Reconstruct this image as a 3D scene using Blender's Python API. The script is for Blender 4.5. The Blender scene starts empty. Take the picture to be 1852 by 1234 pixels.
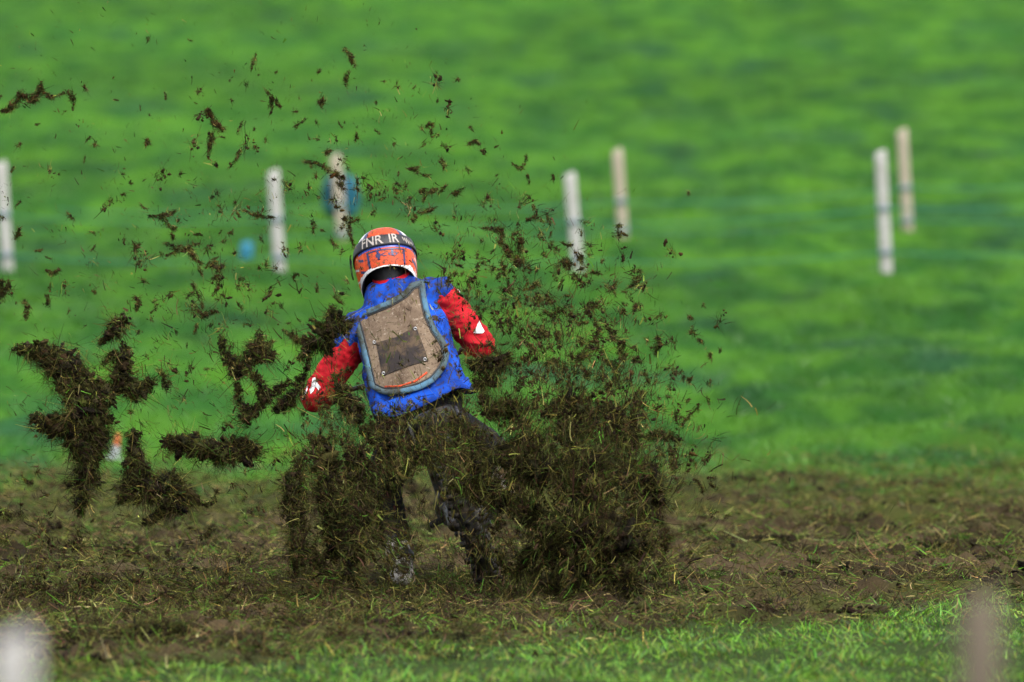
import bpy, bmesh, math, random
import numpy as np
from mathutils import Vector, Matrix, Euler
from mathutils.bvhtree import BVHTree
from mathutils.geometry import delaunay_2d_cdt

SC = bpy.context.scene
COL = SC.collection
R = math.radians
# ------------------------------------------------------------------ camera
F = 1852 * 400 / 36.0            # focal length in photo pixels
CAMZ = 2.2
HORIZON = 202.0
PITCH = math.atan((617 - HORIZON) / F)
cam = bpy.data.cameras.new('camera')
cam.lens = 400; cam.sensor_width = 36; cam.sensor_fit = 'HORIZONTAL'
cam.clip_start = 0.5; cam.clip_end = 6000
cam.dof.use_dof = True
cam.dof.focus_distance = 51.7
cam.dof.aperture_fstop = 3.5
camo = bpy.data.objects.new('camera', cam); COL.objects.link(camo)
camo.location = (0, 0, CAMZ); camo.rotation_euler = (R(90) - PITCH, 0, 0)
SC.camera = camo
# ------------------------------------------------------------------ light
SUN_EL, SUN_AZ = 58.0, 150.0     # overcast: high, broad sun from behind the camera, slightly right
world = bpy.data.worlds.new('World'); SC.world = world; world.use_nodes = True
wt = world.node_tree; wt.nodes.clear()
wo = wt.nodes.new('ShaderNodeOutputWorld'); wb = wt.nodes.new('ShaderNodeBackground')
sk = wt.nodes.new('ShaderNodeTexSky'); sk.sky_type = 'NISHITA'; sk.sun_disc = False
sk.sun_elevation = R(SUN_EL); sk.sun_rotation = R(SUN_AZ)
sk.air_density = 1.0; sk.dust_density = 4.0; sk.ozone_density = 0.6
hs = wt.nodes.new('ShaderNodeHueSaturation'); hs.inputs['Saturation'].default_value = 0.45
wt.links.new(sk.outputs[0], hs.inputs['Color']); wt.links.new(hs.outputs[0], wb.inputs[0])
wb.inputs[1].default_value = 0.15
wt.links.new(wb.outputs[0], wo.inputs[0])
sl = bpy.data.lights.new('sun', 'SUN'); sl.energy = 0.65; sl.angle = R(25); sl.color = (1, .96, .9)
so = bpy.data.objects.new('sun', sl); COL.objects.link(so)
az = R(SUN_AZ)
sv = Vector((math.sin(az) * math.cos(R(SUN_EL)), math.cos(az) * math.cos(R(SUN_EL)), math.sin(R(SUN_EL))))
so.rotation_euler = (-sv).to_track_quat('-Z', 'Y').to_euler(); so.location = (0, 0, 60)
SC.view_settings.view_transform = 'Standard'; SC.view_settings.look = 'None'
SC.view_settings.gamma = 1.0; SC.view_settings.exposure = 1.25
SC.cycles.use_denoising = True
SC.cycles.max_bounces = 6
try: SC.cycles.denoising_prefilter = 'ACCURATE'
except Exception: pass

# ------------------------------------------------------------------ helpers
rng = np.random.default_rng(11)
random.seed(5)
CP, SP = math.cos(PITCH), math.sin(PITCH)
def P(px, py, Y):
    """world point seen at photo pixel (px,py) at world distance Y"""
    a, b = (px - 926) / F, (617 - py) / F
    d = Vector((a, CP + b * SP, -SP + b * CP))
    return Vector((0, 0, CAMZ)) + d * (Y / d.y)
def Pn(px, py, Y):
    a, b = (np.asarray(px) - 926) / F, (617 - np.asarray(py)) / F
    dy = CP + b * SP; dz = -SP + b * CP
    t = np.asarray(Y) / dy
    return np.stack([a * t, dy * t, CAMZ + dz * t], -1)
def PXM(Y): return Y / F         # metres in one photo pixel at distance Y

_perm = np.random.default_rng(3).permutation(256); _perm = np.concatenate([_perm] * 3)
_gr = np.random.default_rng(4).normal(size=(256, 3)); _gr /= np.linalg.norm(_gr, axis=1)[:, None]
def noise3(x, y, z=0.0):
    x, y, z = np.broadcast_arrays(np.asarray(x, float), np.asarray(y, float), np.asarray(z, float))
    xi, yi, zi = np.floor(x).astype(int), np.floor(y).astype(int), np.floor(z).astype(int)
    xf, yf, zf = x - xi, y - yi, z - zi
    u, v, w = [t * t * t * (t * (t * 6 - 15) + 10) for t in (xf, yf, zf)]
    out = 0
    for dx in (0, 1):
        for dy in (0, 1):
            for dz in (0, 1):
                h = _perm[(_perm[(_perm[(xi + dx) & 255] + yi + dy) & 255] + zi + dz) & 255]
                g = _gr[h]
                d = g[..., 0] * (xf - dx) + g[..., 1] * (yf - dy) + g[..., 2] * (zf - dz)
                out = out + d * (u if dx else 1 - u) * (v if dy else 1 - v) * (w if dz else 1 - w)
    return out * 1.5
def fbm(x, y, z=0.0, o=4, g=.5):
    s, a = 0, 1
    for i in range(o):
        s = s + a * noise3(x, y, z); a *= g
        x, y, z = np.asarray(x) * 2.03 + 17.1, np.asarray(y) * 2.03 + 5.3, np.asarray(z) * 2.03 + 9.7
    return s
def sstep(a, b, x):
    t = np.clip((x - a) / (b - a), 0, 1); return t * t * (3 - 2 * t)

def tag(o, label=None, cat=None, group=None, kind=None):
    for k, v in (('label', label), ('category', cat), ('group', group), ('kind', kind)):
        if v: o[k] = v
    return o
def mesh_np(name, V, faces, mats, smooth=True, col=None, midx=None):
    """faces: (N,k) array or a list of them"""
    me = bpy.data.meshes.new(name)
    V = np.asarray(V, np.float32)
    fl = faces if isinstance(faces, list) and len(np.shape(faces[0])) == 2 else [faces]
    fl = [np.asarray(f, np.int32) for f in fl if len(f)]
    loops = np.concatenate([f.ravel() for f in fl]); tot = np.concatenate([np.full(len(f), f.shape[1], np.int32) for f in fl])
    st = np.concatenate([[0], np.cumsum(tot)[:-1]]).astype(np.int32)
    me.vertices.add(len(V)); me.vertices.foreach_set('co', V.ravel())
    me.loops.add(len(loops)); me.loops.foreach_set('vertex_index', loops)
    me.polygons.add(len(tot)); me.polygons.foreach_set('loop_start', st)
    if midx is not None: me.polygons.foreach_set('material_index', np.asarray(midx, np.int32))
    assert loops.min() >= 0 and loops.max() < len(V), name
    me.update(calc_edges=True)
    if smooth: me.polygons.foreach_set('use_smooth', np.ones(len(tot), bool))
    if col is not None:
        at = me.color_attributes.new('Col', 'FLOAT_COLOR', 'POINT')
        c = np.ones((len(V), 4), np.float32); c[:, :3] = col
        at.data.foreach_set('color', c.ravel())
    for m in (mats if isinstance(mats, (list, tuple)) else [mats]): me.materials.append(m)
    return me
def link(name, me, parent=None, loc=(0, 0, 0)):
    o = bpy.data.objects.new(name, me); COL.objects.link(o); o.location = loc
    if parent: o.parent = parent
    return o
def thing(name, label, cat, loc=(0, 0, 0), group=None):
    o = bpy.data.objects.new(name, None); COL.objects.link(o); o.location = loc
    o.empty_display_size = .1
    return tag(o, label, cat, group)

# ------------------------------------------------------------------ materials
def M(name, col=(.5, .5, .5), rough=.6, spec=.3, metal=0, attr=False, transl=0, noise=None, bump=None, stain=None):
    m = bpy.data.materials.new(name); m.use_nodes = True
    nt = m.node_tree; b = nt.nodes['Principled BSDF']; L = nt.links.new
    b.inputs['Roughness'].default_value = rough; b.inputs['Specular IOR Level'].default_value = spec
    b.inputs['Metallic'].default_value = metal
    b.inputs['Base Color'].default_value = (*col, 1)
    src = None
    tc = nt.nodes.new('ShaderNodeTexCoord')
    if attr:
        a = nt.nodes.new('ShaderNodeAttribute'); a.attribute_name = 'Col'; src = a.outputs['Color']
    def noi(scale, detail=5, rough_=.6):
        n = nt.nodes.new('ShaderNodeTexNoise'); n.inputs['Scale'].default_value = scale
        n.inputs['Detail'].default_value = detail; n.inputs['Roughness'].default_value = rough_
        L(tc.outputs['Object'], n.inputs['Vector']); return n.outputs['Fac']
    def ramp(fac, lo, hi):
        r = nt.nodes.new('ShaderNodeMapRange'); r.interpolation_type = 'SMOOTHSTEP'
        r.inputs[1].default_value = lo; r.inputs[2].default_value = hi; L(fac, r.inputs[0]); return r.outputs[0]
    def mix(fac, A, B):
        x = nt.nodes.new('ShaderNodeMix'); x.data_type = 'RGBA'
        L(fac, x.inputs[0])
        for v, s in ((A, x.inputs[6]), (B, x.inputs[7])):
            if isinstance(v, tuple): s.default_value = (*v, 1)
            else: L(v, s)
        return x.outputs[2]
    if noise:
        for (c2, sc, lo, hi) in noise: src = mix(ramp(noi(sc), lo, hi), src if src else tuple(col), c2)
    if stain:
        for (c2, sc, lo, hi) in stain: src = mix(ramp(noi(sc, 8, .7), lo, hi), src if src else tuple(col), c2)
    if src: L(src, b.inputs['Base Color'])
    if bump:
        sc, st, di = bump
        bn = nt.nodes.new('ShaderNodeBump'); bn.inputs['Strength'].default_value = st; bn.inputs['Distance'].default_value = di
        L(noi(sc, 6), bn.inputs['Height']); L(bn.outputs[0], b.inputs['Normal'])
    if transl:
        t = nt.nodes.new('ShaderNodeBsdfTranslucent'); ms = nt.nodes.new('ShaderNodeMixShader'); ms.inputs[0].default_value = transl
        if src: L(src, t.inputs[0])
        else: t.inputs[0].default_value = (*col, 1)
        L(b.outputs[0], ms.inputs[1]); L(t.outputs[0], ms.inputs[2]); L(ms.outputs[0], nt.nodes['Material Output'].inputs[0])
    return m
MUDC = (.045, .031, .016)
mat = dict(
    blade=M('grass_blade', attr=True, rough=.45, spec=.35, transl=.25),
    fibre=M('turf_fibre', attr=True, rough=.75, spec=.06, transl=.1),
    soil=M('turf_soil', attr=True, rough=.8, spec=.08, bump=(90, .6, .01)),
    white_post=M('white_post', (.38, .37, .35), .7, noise=[((.30, .29, .265), 14, .45, .7)], stain=[((.28, .25, .18), 5, .62, .8)]),
    bare_post=M('bare_post', (.36, .31, .24), .8, noise=[((.30, .25, .19), 20, .4, .7)]),
    pinkish_post=M('weathered_post', (.115, .09, .062), .8, noise=[((.165, .135, .10), 9, .4, .7)]),
    tape=M('grey_tape', (.16, .19, .22), .5),
    rope=M('green_rope', (.03, .16, .09), .7),
    blue=M('blue_cloth', (.010, .080, .50), .75, .1, noise=[((.006, .036, .24), 5, .36, .6)], stain=[(MUDC, 24, .51, .585), ((.022, .030, .075), 6, .5, .72), ((.05, .04, .03), 70, .60, .66), ((.16, .16, .16), 60, .66, .7)], bump=(40, .12, .01)),  # dark blue patches put shadow into the cloth colour; brown ones are mud
    red=M('red_cloth', (.46, .010, .018), .7, .12, noise=[((.24, .006, .010), 8, .4, .7)], stain=[(MUDC, 20, .56, .64), ((.16, .03, .02), 40, .6, .7)], bump=(38, .12, .01)),
    trouser=M('black_trouser', (.012, .012, .014), .8, .1, stain=[((.03, .022, .012), 12, .5, .65)], bump=(30, .5, .01)),
    tan=M('mud_caked_panel', (.21, .155, .105), .85, .12, noise=[((.14, .10, .068), 7, .38, .62), ((.34, .28, .215), 70, .56, .72)], stain=[((.075, .050, .033), 8, .54, .66), ((.10, .068, .045), 90, .55, .62)]),
    trim=M('pale_blue_trim', (.085, .18, .26), .8, .05, noise=[((.07, .095, .10), 7, .36, .56)], stain=[((.045, .045, .038), 14, .50, .62)]),
    black=M('black_plastic', (.018, .018, .02), .5, .4),
    blackpatch=M('black_patch', (.034, .028, .027), .75, .1, stain=[((.10, .07, .045), 9, .45, .62), ((.05, .05, .018), 30, .58, .66)]),
    metal=M('steel', (.55, .55, .55), .35, .5, metal=.9),
    white=M('white_gloss', (.70, .69, .68), .35, .4, stain=[((.16, .12, .08), 34, .53, .63)]),
    pure=M('white_print', (.8, .8, .8), .5),
    grime=M('letter_grey', (.40, .36, .32), .6, stain=[((.12, .09, .06), 40, .52, .66)]),
    orange=M('orange_gloss', (.74, .075, .008), .35, .4, stain=[((.12, .045, .02), 50, .52, .64)]),
    orange2=M('orange_dirty', (.56, .065, .015), .5, .3, stain=[((.07, .034, .018), 80, .49, .62)]),
    navy=M('navy_gloss', (.012, .022, .10), .3, .5, stain=[((.09, .06, .035), 50, .55, .7)]),
    hblue=M('blue_gloss', (.02, .06, .38), .3, .5, stain=[((.07, .05, .04), 50, .56, .7)]),
    skin=M('skin', (.50, .30, .22), .6),
    boot=M('cream_boot', (.55, .50, .44), .6, .2, stain=[(MUDC, 11, .44, .54)]),
    rubber=M('rubber', (.02, .019, .018), .7, .3, stain=[(MUDC, 18, .45, .6)]),
    grey=M('grey_metal', (.10, .10, .105), .55, .3, metal=.2, stain=[(MUDC, 10, .42, .58)]),
    seat=M('seat_vinyl', (.02, .02, .022), .6, .3, stain=[(MUDC, 10, .5, .65)]),
    bluebag=M('blue_sack', (.006, .085, .135), .6, bump=(20, .4, .02)),
    skybag=M('pale_blue_scrap', (.025, .17, .26), .6),
    cone_o=M('orange_marker', (.36, .10, .025), .6),
    cone_w=M('white_marker', (.26, .28, .28), .6),
)
# ------------------------------------------------------------------ terrain
def near_edge(x): return 45.5 + (x + 1.4) * 1.54 - .9 * (1 - sstep(-2.0, -1.2, x))          # churned track starts here
def far_edge(x): return 69.0 + .25 * x
def hill(y):
    t = np.clip(np.asarray(y, float) - 68.5, 0, None)
    k = np.where(t < 5, t * t / 10.0, t - 2.5)
    z = .036 * k
    return np.where(z > 9, 9 + 6 * (1 - np.exp(-(z - 9) / 6)), z)
def track_mask(x, y):
    n = fbm(x * .9, y * .45, 3.3, 4) * 1.5 + fbm(x * 3.1, y * 1.5, 8.1, 3) * .8
    return sstep(-1.1, .9, (y - near_edge(x)) + n * 1.2) * (1 - sstep(-8.5, 3.5, (y - far_edge(x)) + n * 3))
def zground(x, y):
    x = np.asarray(x, float); y = np.asarray(y, float)
    m = track_mask(x, y)
    mud = .05 * np.abs(fbm(x * 1.1, y * .9, 1.7, 3)) + .050 * np.clip(fbm(x * 3.2, y * 2.4, 4.4, 4), -.2, 1) \
        + .055 * np.clip(fbm(x * 8.5, y * 7, 7.4, 3), -.25, 1)
    gr = .03 * fbm(x * .9, y * .7, 2.2, 3)
    hl = sstep(68, 76, y) * (.06 * fbm(x * .42, y * .20, 5.5, 4) + .05 * fbm(x * 1.7, y * .8, 6.5, 3))
    far = 1 - sstep(200, 320, y)
    return hill(y) + (mud * m + gr * (1 - m) + hl) * far
def graded(a, b, n, p=2.0): return a + (b - a) * np.linspace(0, 1, n) ** p
ys = np.concatenate([np.arange(2, 42, .5), np.arange(42, 72, .05), np.arange(72, 195, .2), graded(195, 2500, 60, 2.2)])
xs = np.concatenate([-graded(7.5, 900, 64, 3.4)[::-1][:-1], np.arange(-7.5, 7.5, .034), graded(7.5, 900, 64, 3.4)])
GX, GY = np.meshgrid(xs, ys)
GZ = zground(GX, GY)
nx, ny = len(xs), len(ys)
idx = np.arange(nx * ny).reshape(ny, nx)
gf = np.stack([idx[:-1, :-1], idx[:-1, 1:], idx[1:, 1:], idx[1:, :-1]], -1).reshape(-1, 4)
mk = track_mask(GX, GY).ravel()[:, None]
# ground's own colour: brown soil, olive trampled turf, pasture
def soil_col(x, y):
    t = sstep(-.5, .6, fbm(x * 1.3, y * .8, 12.3, 4))[:, None]
    g = sstep(.0, .75, fbm(x * 1.9, y * 1.0, 22.3, 4) + .4 * sstep(58, 69, y) + .2 * sstep(-1, 3, x))[:, None]
    c = np.array((.026, .019, .009)) * (1 - t) + np.array((.080, .058, .030)) * t
    return c * (1 - g) + np.array((.056, .062, .016)) * g
def pasture_col(x, y):
    """colour of the sward: yellow-green, mid green and a few bluish dark patches"""
    a = sstep(-.5, .5, fbm(x * 1.5, y * .40, 31.0, 4))[:, None]
    b = sstep(.15, .85, fbm(x * .8 + 9, y * .22, 41.0, 4))[:, None]
    e = sstep(-.5, .5, fbm(x * .25, y * .06 + 3, 47.0, 2))[:, None]
    c = np.array((.027, .112, .014)) * (1 - a) + np.array((.072, .205, .015)) * a
    c = c * (1 - b) + np.array((.026, .100, .030)) * b
    t = sstep(.40, .74, fbm(x * 1.5 + 4, y * .36, 57.0, 3))[:, None]
    c = c * (1 - .6 * t) + np.array((.012, .052, .017)) * .6 * t
    h = fbm(x * 3.1 + 2, y * .5, 67.0, 3)[:, None]
    return c * (.88 + .24 * e) * (1 + .16 * np.clip(h, -1, 1))
gx, gy = GX.ravel(), GY.ravel()
gcol = (pasture_col(gx, gy) * .8 * sstep(56, 64, gy)[:, None] + np.array((.034, .056, .013)) * (1 - sstep(56, 64, gy)[:, None])) * (1 - mk) + soil_col(gx, gy) * mk
gm = M('ground', attr=True, rough=.9, spec=.04, noise=None, bump=(70, 1.0, .02))
go = link('ground', mesh_np('ground', np.stack([gx, gy, GZ.ravel()], -1), gf, gm, col=gcol))
tag(go, 'pasture rising behind a churned brown dirt track', 'ground', kind='structure')

# ------------------------------------------------------------------ strands
def unit(v): return v / np.maximum(np.linalg.norm(v, axis=-1, keepdims=True), 1e-9)
def strand_arrays(p0, d, L, w, bend, seg=3, taper=.25, side=None):
    """ribbons p0 + d*L*t + bend*L*t^2"""
    n = len(p0)
    t = np.linspace(0, 1, seg + 1)[None, :, None]
    L = np.broadcast_to(np.asarray(L), (n,)); w = np.broadcast_to(np.asarray(w), (n,))
    c = p0[:, None] + d[:, None] * (L[:, None, None] * t) + bend[:, None] * (L[:, None, None] * t * t)
    if side is None: side = unit(np.cross(d, rng.normal(size=(n, 3))))
    wt_ = w[:, None, None] * (1 - (1 - taper) * t ** 1.5) * .5
    V = np.stack([c - side[:, None] * wt_, c + side[:, None] * wt_], 2).reshape(-1, 3)
    k = np.arange(seg) * 2
    q = np.stack([k, k + 1, k + 3, k + 2], -1)
    Fq = (np.arange(n)[:, None, None] * (2 * (seg + 1)) + q[None]).reshape(-1, 4)
    return V, Fq, 2 * (seg + 1)
def pick(cols, wts, n, jit=.25):
    cols = np.array(cols); wts = np.array(wts, float); wts /= wts.sum()
    c = cols[rng.choice(len(cols), n, p=wts)]
    return np.clip(c * (1 + jit * rng.normal(size=(n, 1))) * (1 + .12 * rng.normal(size=(n, 3))), .004, 1)

# ---- grass: near verge
def sward(name, n, x0, x1, y0, y1, hmin, hmax, w, keep, colf, seg, label):
    x = rng.uniform(x0, x1, n); y = rng.uniform(y0, y1, n)
    k = rng.random(n) < keep(x, y); x, y = x[k], y[k]; n = len(x)
    z = zground(x, y)
    hmod = .45 + .8 * sstep(-.4, .5, fbm(x * 2.2, y * 1.2, 51, 3))
    L = rng.uniform(hmin, hmax, n) * hmod
    cl = np.stack([fbm(x * 3, y * 3, 101, 2), fbm(x * 3, y * 3, 111, 2)], -1) * 1.4
    d = unit(np.stack([rng.normal(0, .5, n) - .1 + cl[:, 0], rng.normal(0, .4, n) + cl[:, 1], np.ones(n)], -1))
    a = rng.uniform(0, 2 * np.pi, n)
    bend = np.stack([np.cos(a), np.sin(a), -.5 * np.ones(n)], -1) * rng.uniform(.15, .75, n)[:, None]
    V, Fq, per = strand_arrays(np.stack([x, y, z - .01], -1), d, L, w * rng.uniform(.7, 1.4, n), bend, seg, .15)
    c = np.repeat(colf(x, y, n), per, 0)
    o = link(name, mesh_np(name, V, Fq, mat['blade'], col=c))
    return tag(o, label, 'grass', kind='stuff')
def near_cols(x, y, n):
    return pick([(.10, .25, .018), (.18, .36, .03), (.046, .145, .016), (.24, .31, .04), (.30, .20, .05), (.09, .06, .03), (.022, .07, .010)], [5, 4.4, 2.5, 1.5, .5, 1.3, 2.4], n, .35)
sward('verge_grass', 250000, -4.2, 4.8, 40.5, 54.5, .022, .085, .0048,
      lambda x, y: (1 - np.clip(track_mask(x, y) * 1.1 - .03, 0, 1)) * (.35 + .65 * sstep(-.25, .35, fbm(x * 2.6, y * 1.2, 91, 3))), near_cols, 3, 'short bright green grass along the near side of the dirt track')
def hill_cols(x, y, n):
    c = pasture_col(x, y); return np.clip(c * (1 + .14 * rng.normal(size=(n, 1))), .004, 1)
sward('pasture_grass', 640000, -15, 15, 63, 195, .05, .11, .010,
      lambda x, y: (1 - np.clip(track_mask(x, y) * 1.1, 0, 1)) * (np.abs(x) < .05 * y + 5) * (1 - .6 * sstep(110, 190, y)), hill_cols, 2, 'rough green pasture grass on the rising field behind the track')

# ------------------------------------------------------------------ lumps (soil crumbs)
_icos = []
for k in range(10):
    bm = bmesh.new(); bmesh.ops.create_icosphere(bm, subdivisions=3, radius=1)
    v = np.array([x.co[:] for x in bm.verts]); f = np.array([[x.index for x in q.verts] for q in bm.faces]); bm.free()
    v = v * (1 + .6 * fbm(v[:, 0] * 1.2 + 7 * k, v[:, 1] * 1.2, v[:, 2] * 1.2, 2) + .42 * noise3(v[:, 0] * 3.1 + 7 * k, v[:, 1] * 3.1, v[:, 2] * 3.1) - .5 * np.abs(noise3(v[:, 0] * 5.3, v[:, 1] * 5.3 + 3 * k, v[:, 2] * 5.3)))[:, None]
    _icos.append(v)
_icof = f
def rotmats(n):
    q = unit(rng.normal(size=(n, 4))); w, x, y, z = q.T
    return np.stack([np.stack([1 - 2 * (y * y + z * z), 2 * (x * y - z * w), 2 * (x * z + y * w)], -1),
                     np.stack([2 * (x * y + z * w), 1 - 2 * (x * x + z * z), 2 * (y * z - x * w)], -1),
                     np.stack([2 * (x * z - y * w), 2 * (y * z + x * w), 1 - 2 * (x * x + y * y)], -1)], 1)
def lump_arrays(c, r, flat=(1, 1, 1), rot=True):
    n = len(c); sh = np.array(_icos)[rng.integers(0, len(_icos), n)]
    sh = sh * rng.uniform(.35, .9, (n, 1, 3)) * np.where(np.arange(3) == 0, rng.uniform(1, 2.8, (n, 1, 1)), 1)
    if rot: sh = np.einsum('nij,nvj->nvi', rotmats(n), sh)
    V = (c[:, None] + sh * np.asarray(r)[:, None, None] * np.array(flat)).reshape(-1, 3)
    Fq = (np.arange(n)[:, None, None] * len(_icos[0]) + _icof[None]).reshape(-1, 3)
    return V, Fq, len(_icos[0])
SOILC = ([(.018, .014, .006), (.028, .021, .009), (.010, .008, .004), (.036, .036, .010), (.05, .035, .017)], [4, 3, 3, 2.4, .6])
FIBC = ([(.026, .017, .009), (.060, .060, .014), (.13, .125, .028), (.036, .042, .010), (.24, .20, .065), (.055, .13, .014), (.075, .045, .022)],
        [6, 5, 3.0, 5.5, .6, .8, 2.0])

# ---- loose turf lying on the track
def track_litter():
    def lay(name, label, n, l0, l1, w0, spread, tilt):
        x = rng.uniform(-5, 5.5, n); y = 43 + 31 * rng.random(n) ** 1.4
        dens = .3 + .7 * sstep(-.15, .45, fbm(x * 2.2, y * 1.1, 61, 4))
        k = rng.random(n) < np.clip(track_mask(x, y) * 1.5 + .22 * sstep(-2.6, .2, y - near_edge(x)) * (1 - sstep(1, 5, y - far_edge(x))), 0, 1) * dens
        x, y = x[k], y[k]; dn = dens[k]; n = len(x)
        z = zground(x, y) + rng.random(n) ** 2 * .05 * dn - .004
        a = rng.uniform(0, 2 * np.pi, n)
        d = unit(np.stack([np.cos(a), np.sin(a), rng.normal(.10, tilt, n)], -1))
        V, Fq, per = strand_arrays(np.stack([x, y, z], -1), d, rng.uniform(l0, l1, n), w0 * rng.uniform(.6, 1.8, n), rng.normal(size=(n, 3)) * spread, 3, .4)
        c = pick([(.050, .034, .019), (.095, .092, .024), (.165, .155, .042), (.060, .078, .016), (.27, .22, .09), (.065, .15, .016), (.11, .066, .036), (.028, .02, .012)], [3, 4, 2.4, 4, .7, 2.2, 2, 3], n, .3)
        c = c * (1.3 + .45 * fbm(x * 1.4, y * .7, 71, 3))[:, None]
        tag(link(name, mesh_np(name, V, Fq, mat['fibre'], col=np.repeat(np.clip(c, .004, 1), per, 0))), label, 'turf litter', kind='stuff')
    lay('turf_litter', 'chopped grass and roots strewn over the dirt track', 650000, .015, .085, .0030, .4, .35)
    # torn tufts: knots of strands that stick up from the mud
    n = 4200; x = rng.uniform(-5, 5.5, n); y = 43.5 + 29 * rng.random(n) ** 1.2
    k = rng.random(n) < np.clip(track_mask(x, y) + .25 * sstep(-2.5, 0, y - near_edge(x)) * (y < 60), 0, 1); x, y = x[k], y[k]; n = len(x)
    Rr = rng.uniform(.02, .085, n); I = np.repeat(np.arange(n), 46)
    bx, by = x[I] + rng.normal(size=len(I)) * Rr[I] * .6, y[I] + rng.normal(size=len(I)) * Rr[I] * .6
    hh = np.clip(1 - ((bx - x[I]) ** 2 + (by - y[I]) ** 2) / Rr[I] ** 2, 0, 1) * Rr[I] * .55 * rng.random(len(I))
    d = unit(np.stack([rng.normal(size=len(I)), rng.normal(size=len(I)), rng.normal(.3, .5, len(I))], -1))
    V, Fq, per = strand_arrays(np.stack([bx, by, zground(bx, by) + hh], -1), d, Rr[I] * rng.uniform(.3, 1.1, len(I)), rng.uniform(.002, .0055, len(I)), rng.normal(size=(len(I), 3)) * .4, 3, .4)
    base = pick([(.026, .019, .010), (.055, .060, .014), (.085, .095, .02), (.05, .115, .014), (.040, .027, .014), (.016, .012, .007)], [4, 3, 1.6, 1.2, 3, 3], n, .25)[I]
    tag(link('torn_turf', mesh_np('torn_turf', V, Fq, mat['fibre'], col=np.repeat(np.clip(base * (1 + .3 * rng.normal(size=(len(I), 1))), .004, 1), per, 0))), 'torn tufts of turf lying all over the dirt track', 'torn turf', kind='stuff')
    n = 34000
    x = rng.uniform(-5, 5.5, n); y = 44 + 28 * rng.random(n) ** 1.3
    k = rng.random(n) < np.clip(track_mask(x, y) + .14 * sstep(-2.5, 0, y - near_edge(x)) * (y < 60), 0, 1) * (.25 + .75 * sstep(-.1, .5, fbm(x * 1.7, y * .9, 81, 3))); x, y = x[k], y[k]; n = len(x)
    r = .005 + .020 * rng.random(n) ** 5
    cx, cy, cr = [], [], []
    for i in np.where(rng.random(n) < .012)[0]:          # crumbled heaps
        m = rng.integers(14, 40); R0 = rng.uniform(.04, .11)
        cx.append(x[i] + rng.normal(0, R0, m)); cy.append(y[i] + rng.normal(0, R0, m)); cr.append(rng.uniform(.008, .024, m))
    hx_, hy_, hr_ = np.concatenate(cx), np.concatenate(cy), np.concatenate(cr)
    X, Yy, Rr = np.concatenate([x, hx_]), np.concatenate([y, hy_]), np.concatenate([r, hr_])
    lift = np.concatenate([np.zeros(n), rng.uniform(0, .035, len(hx_))])
    V, Fq, per = lump_arrays(np.stack([X, Yy, zground(X, Yy) + Rr * .2 + lift], -1), Rr, (1.2, 1.2, .8))
    tag(link('soil_crumbs', mesh_np('soil_crumbs', V, Fq, mat['soil'], col=np.repeat(pick(*SOILC, len(X)), per, 0))),
        'dark crumbs of soil scattered over the dirt track', 'soil crumbs', kind='stuff')
track_litter()

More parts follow.
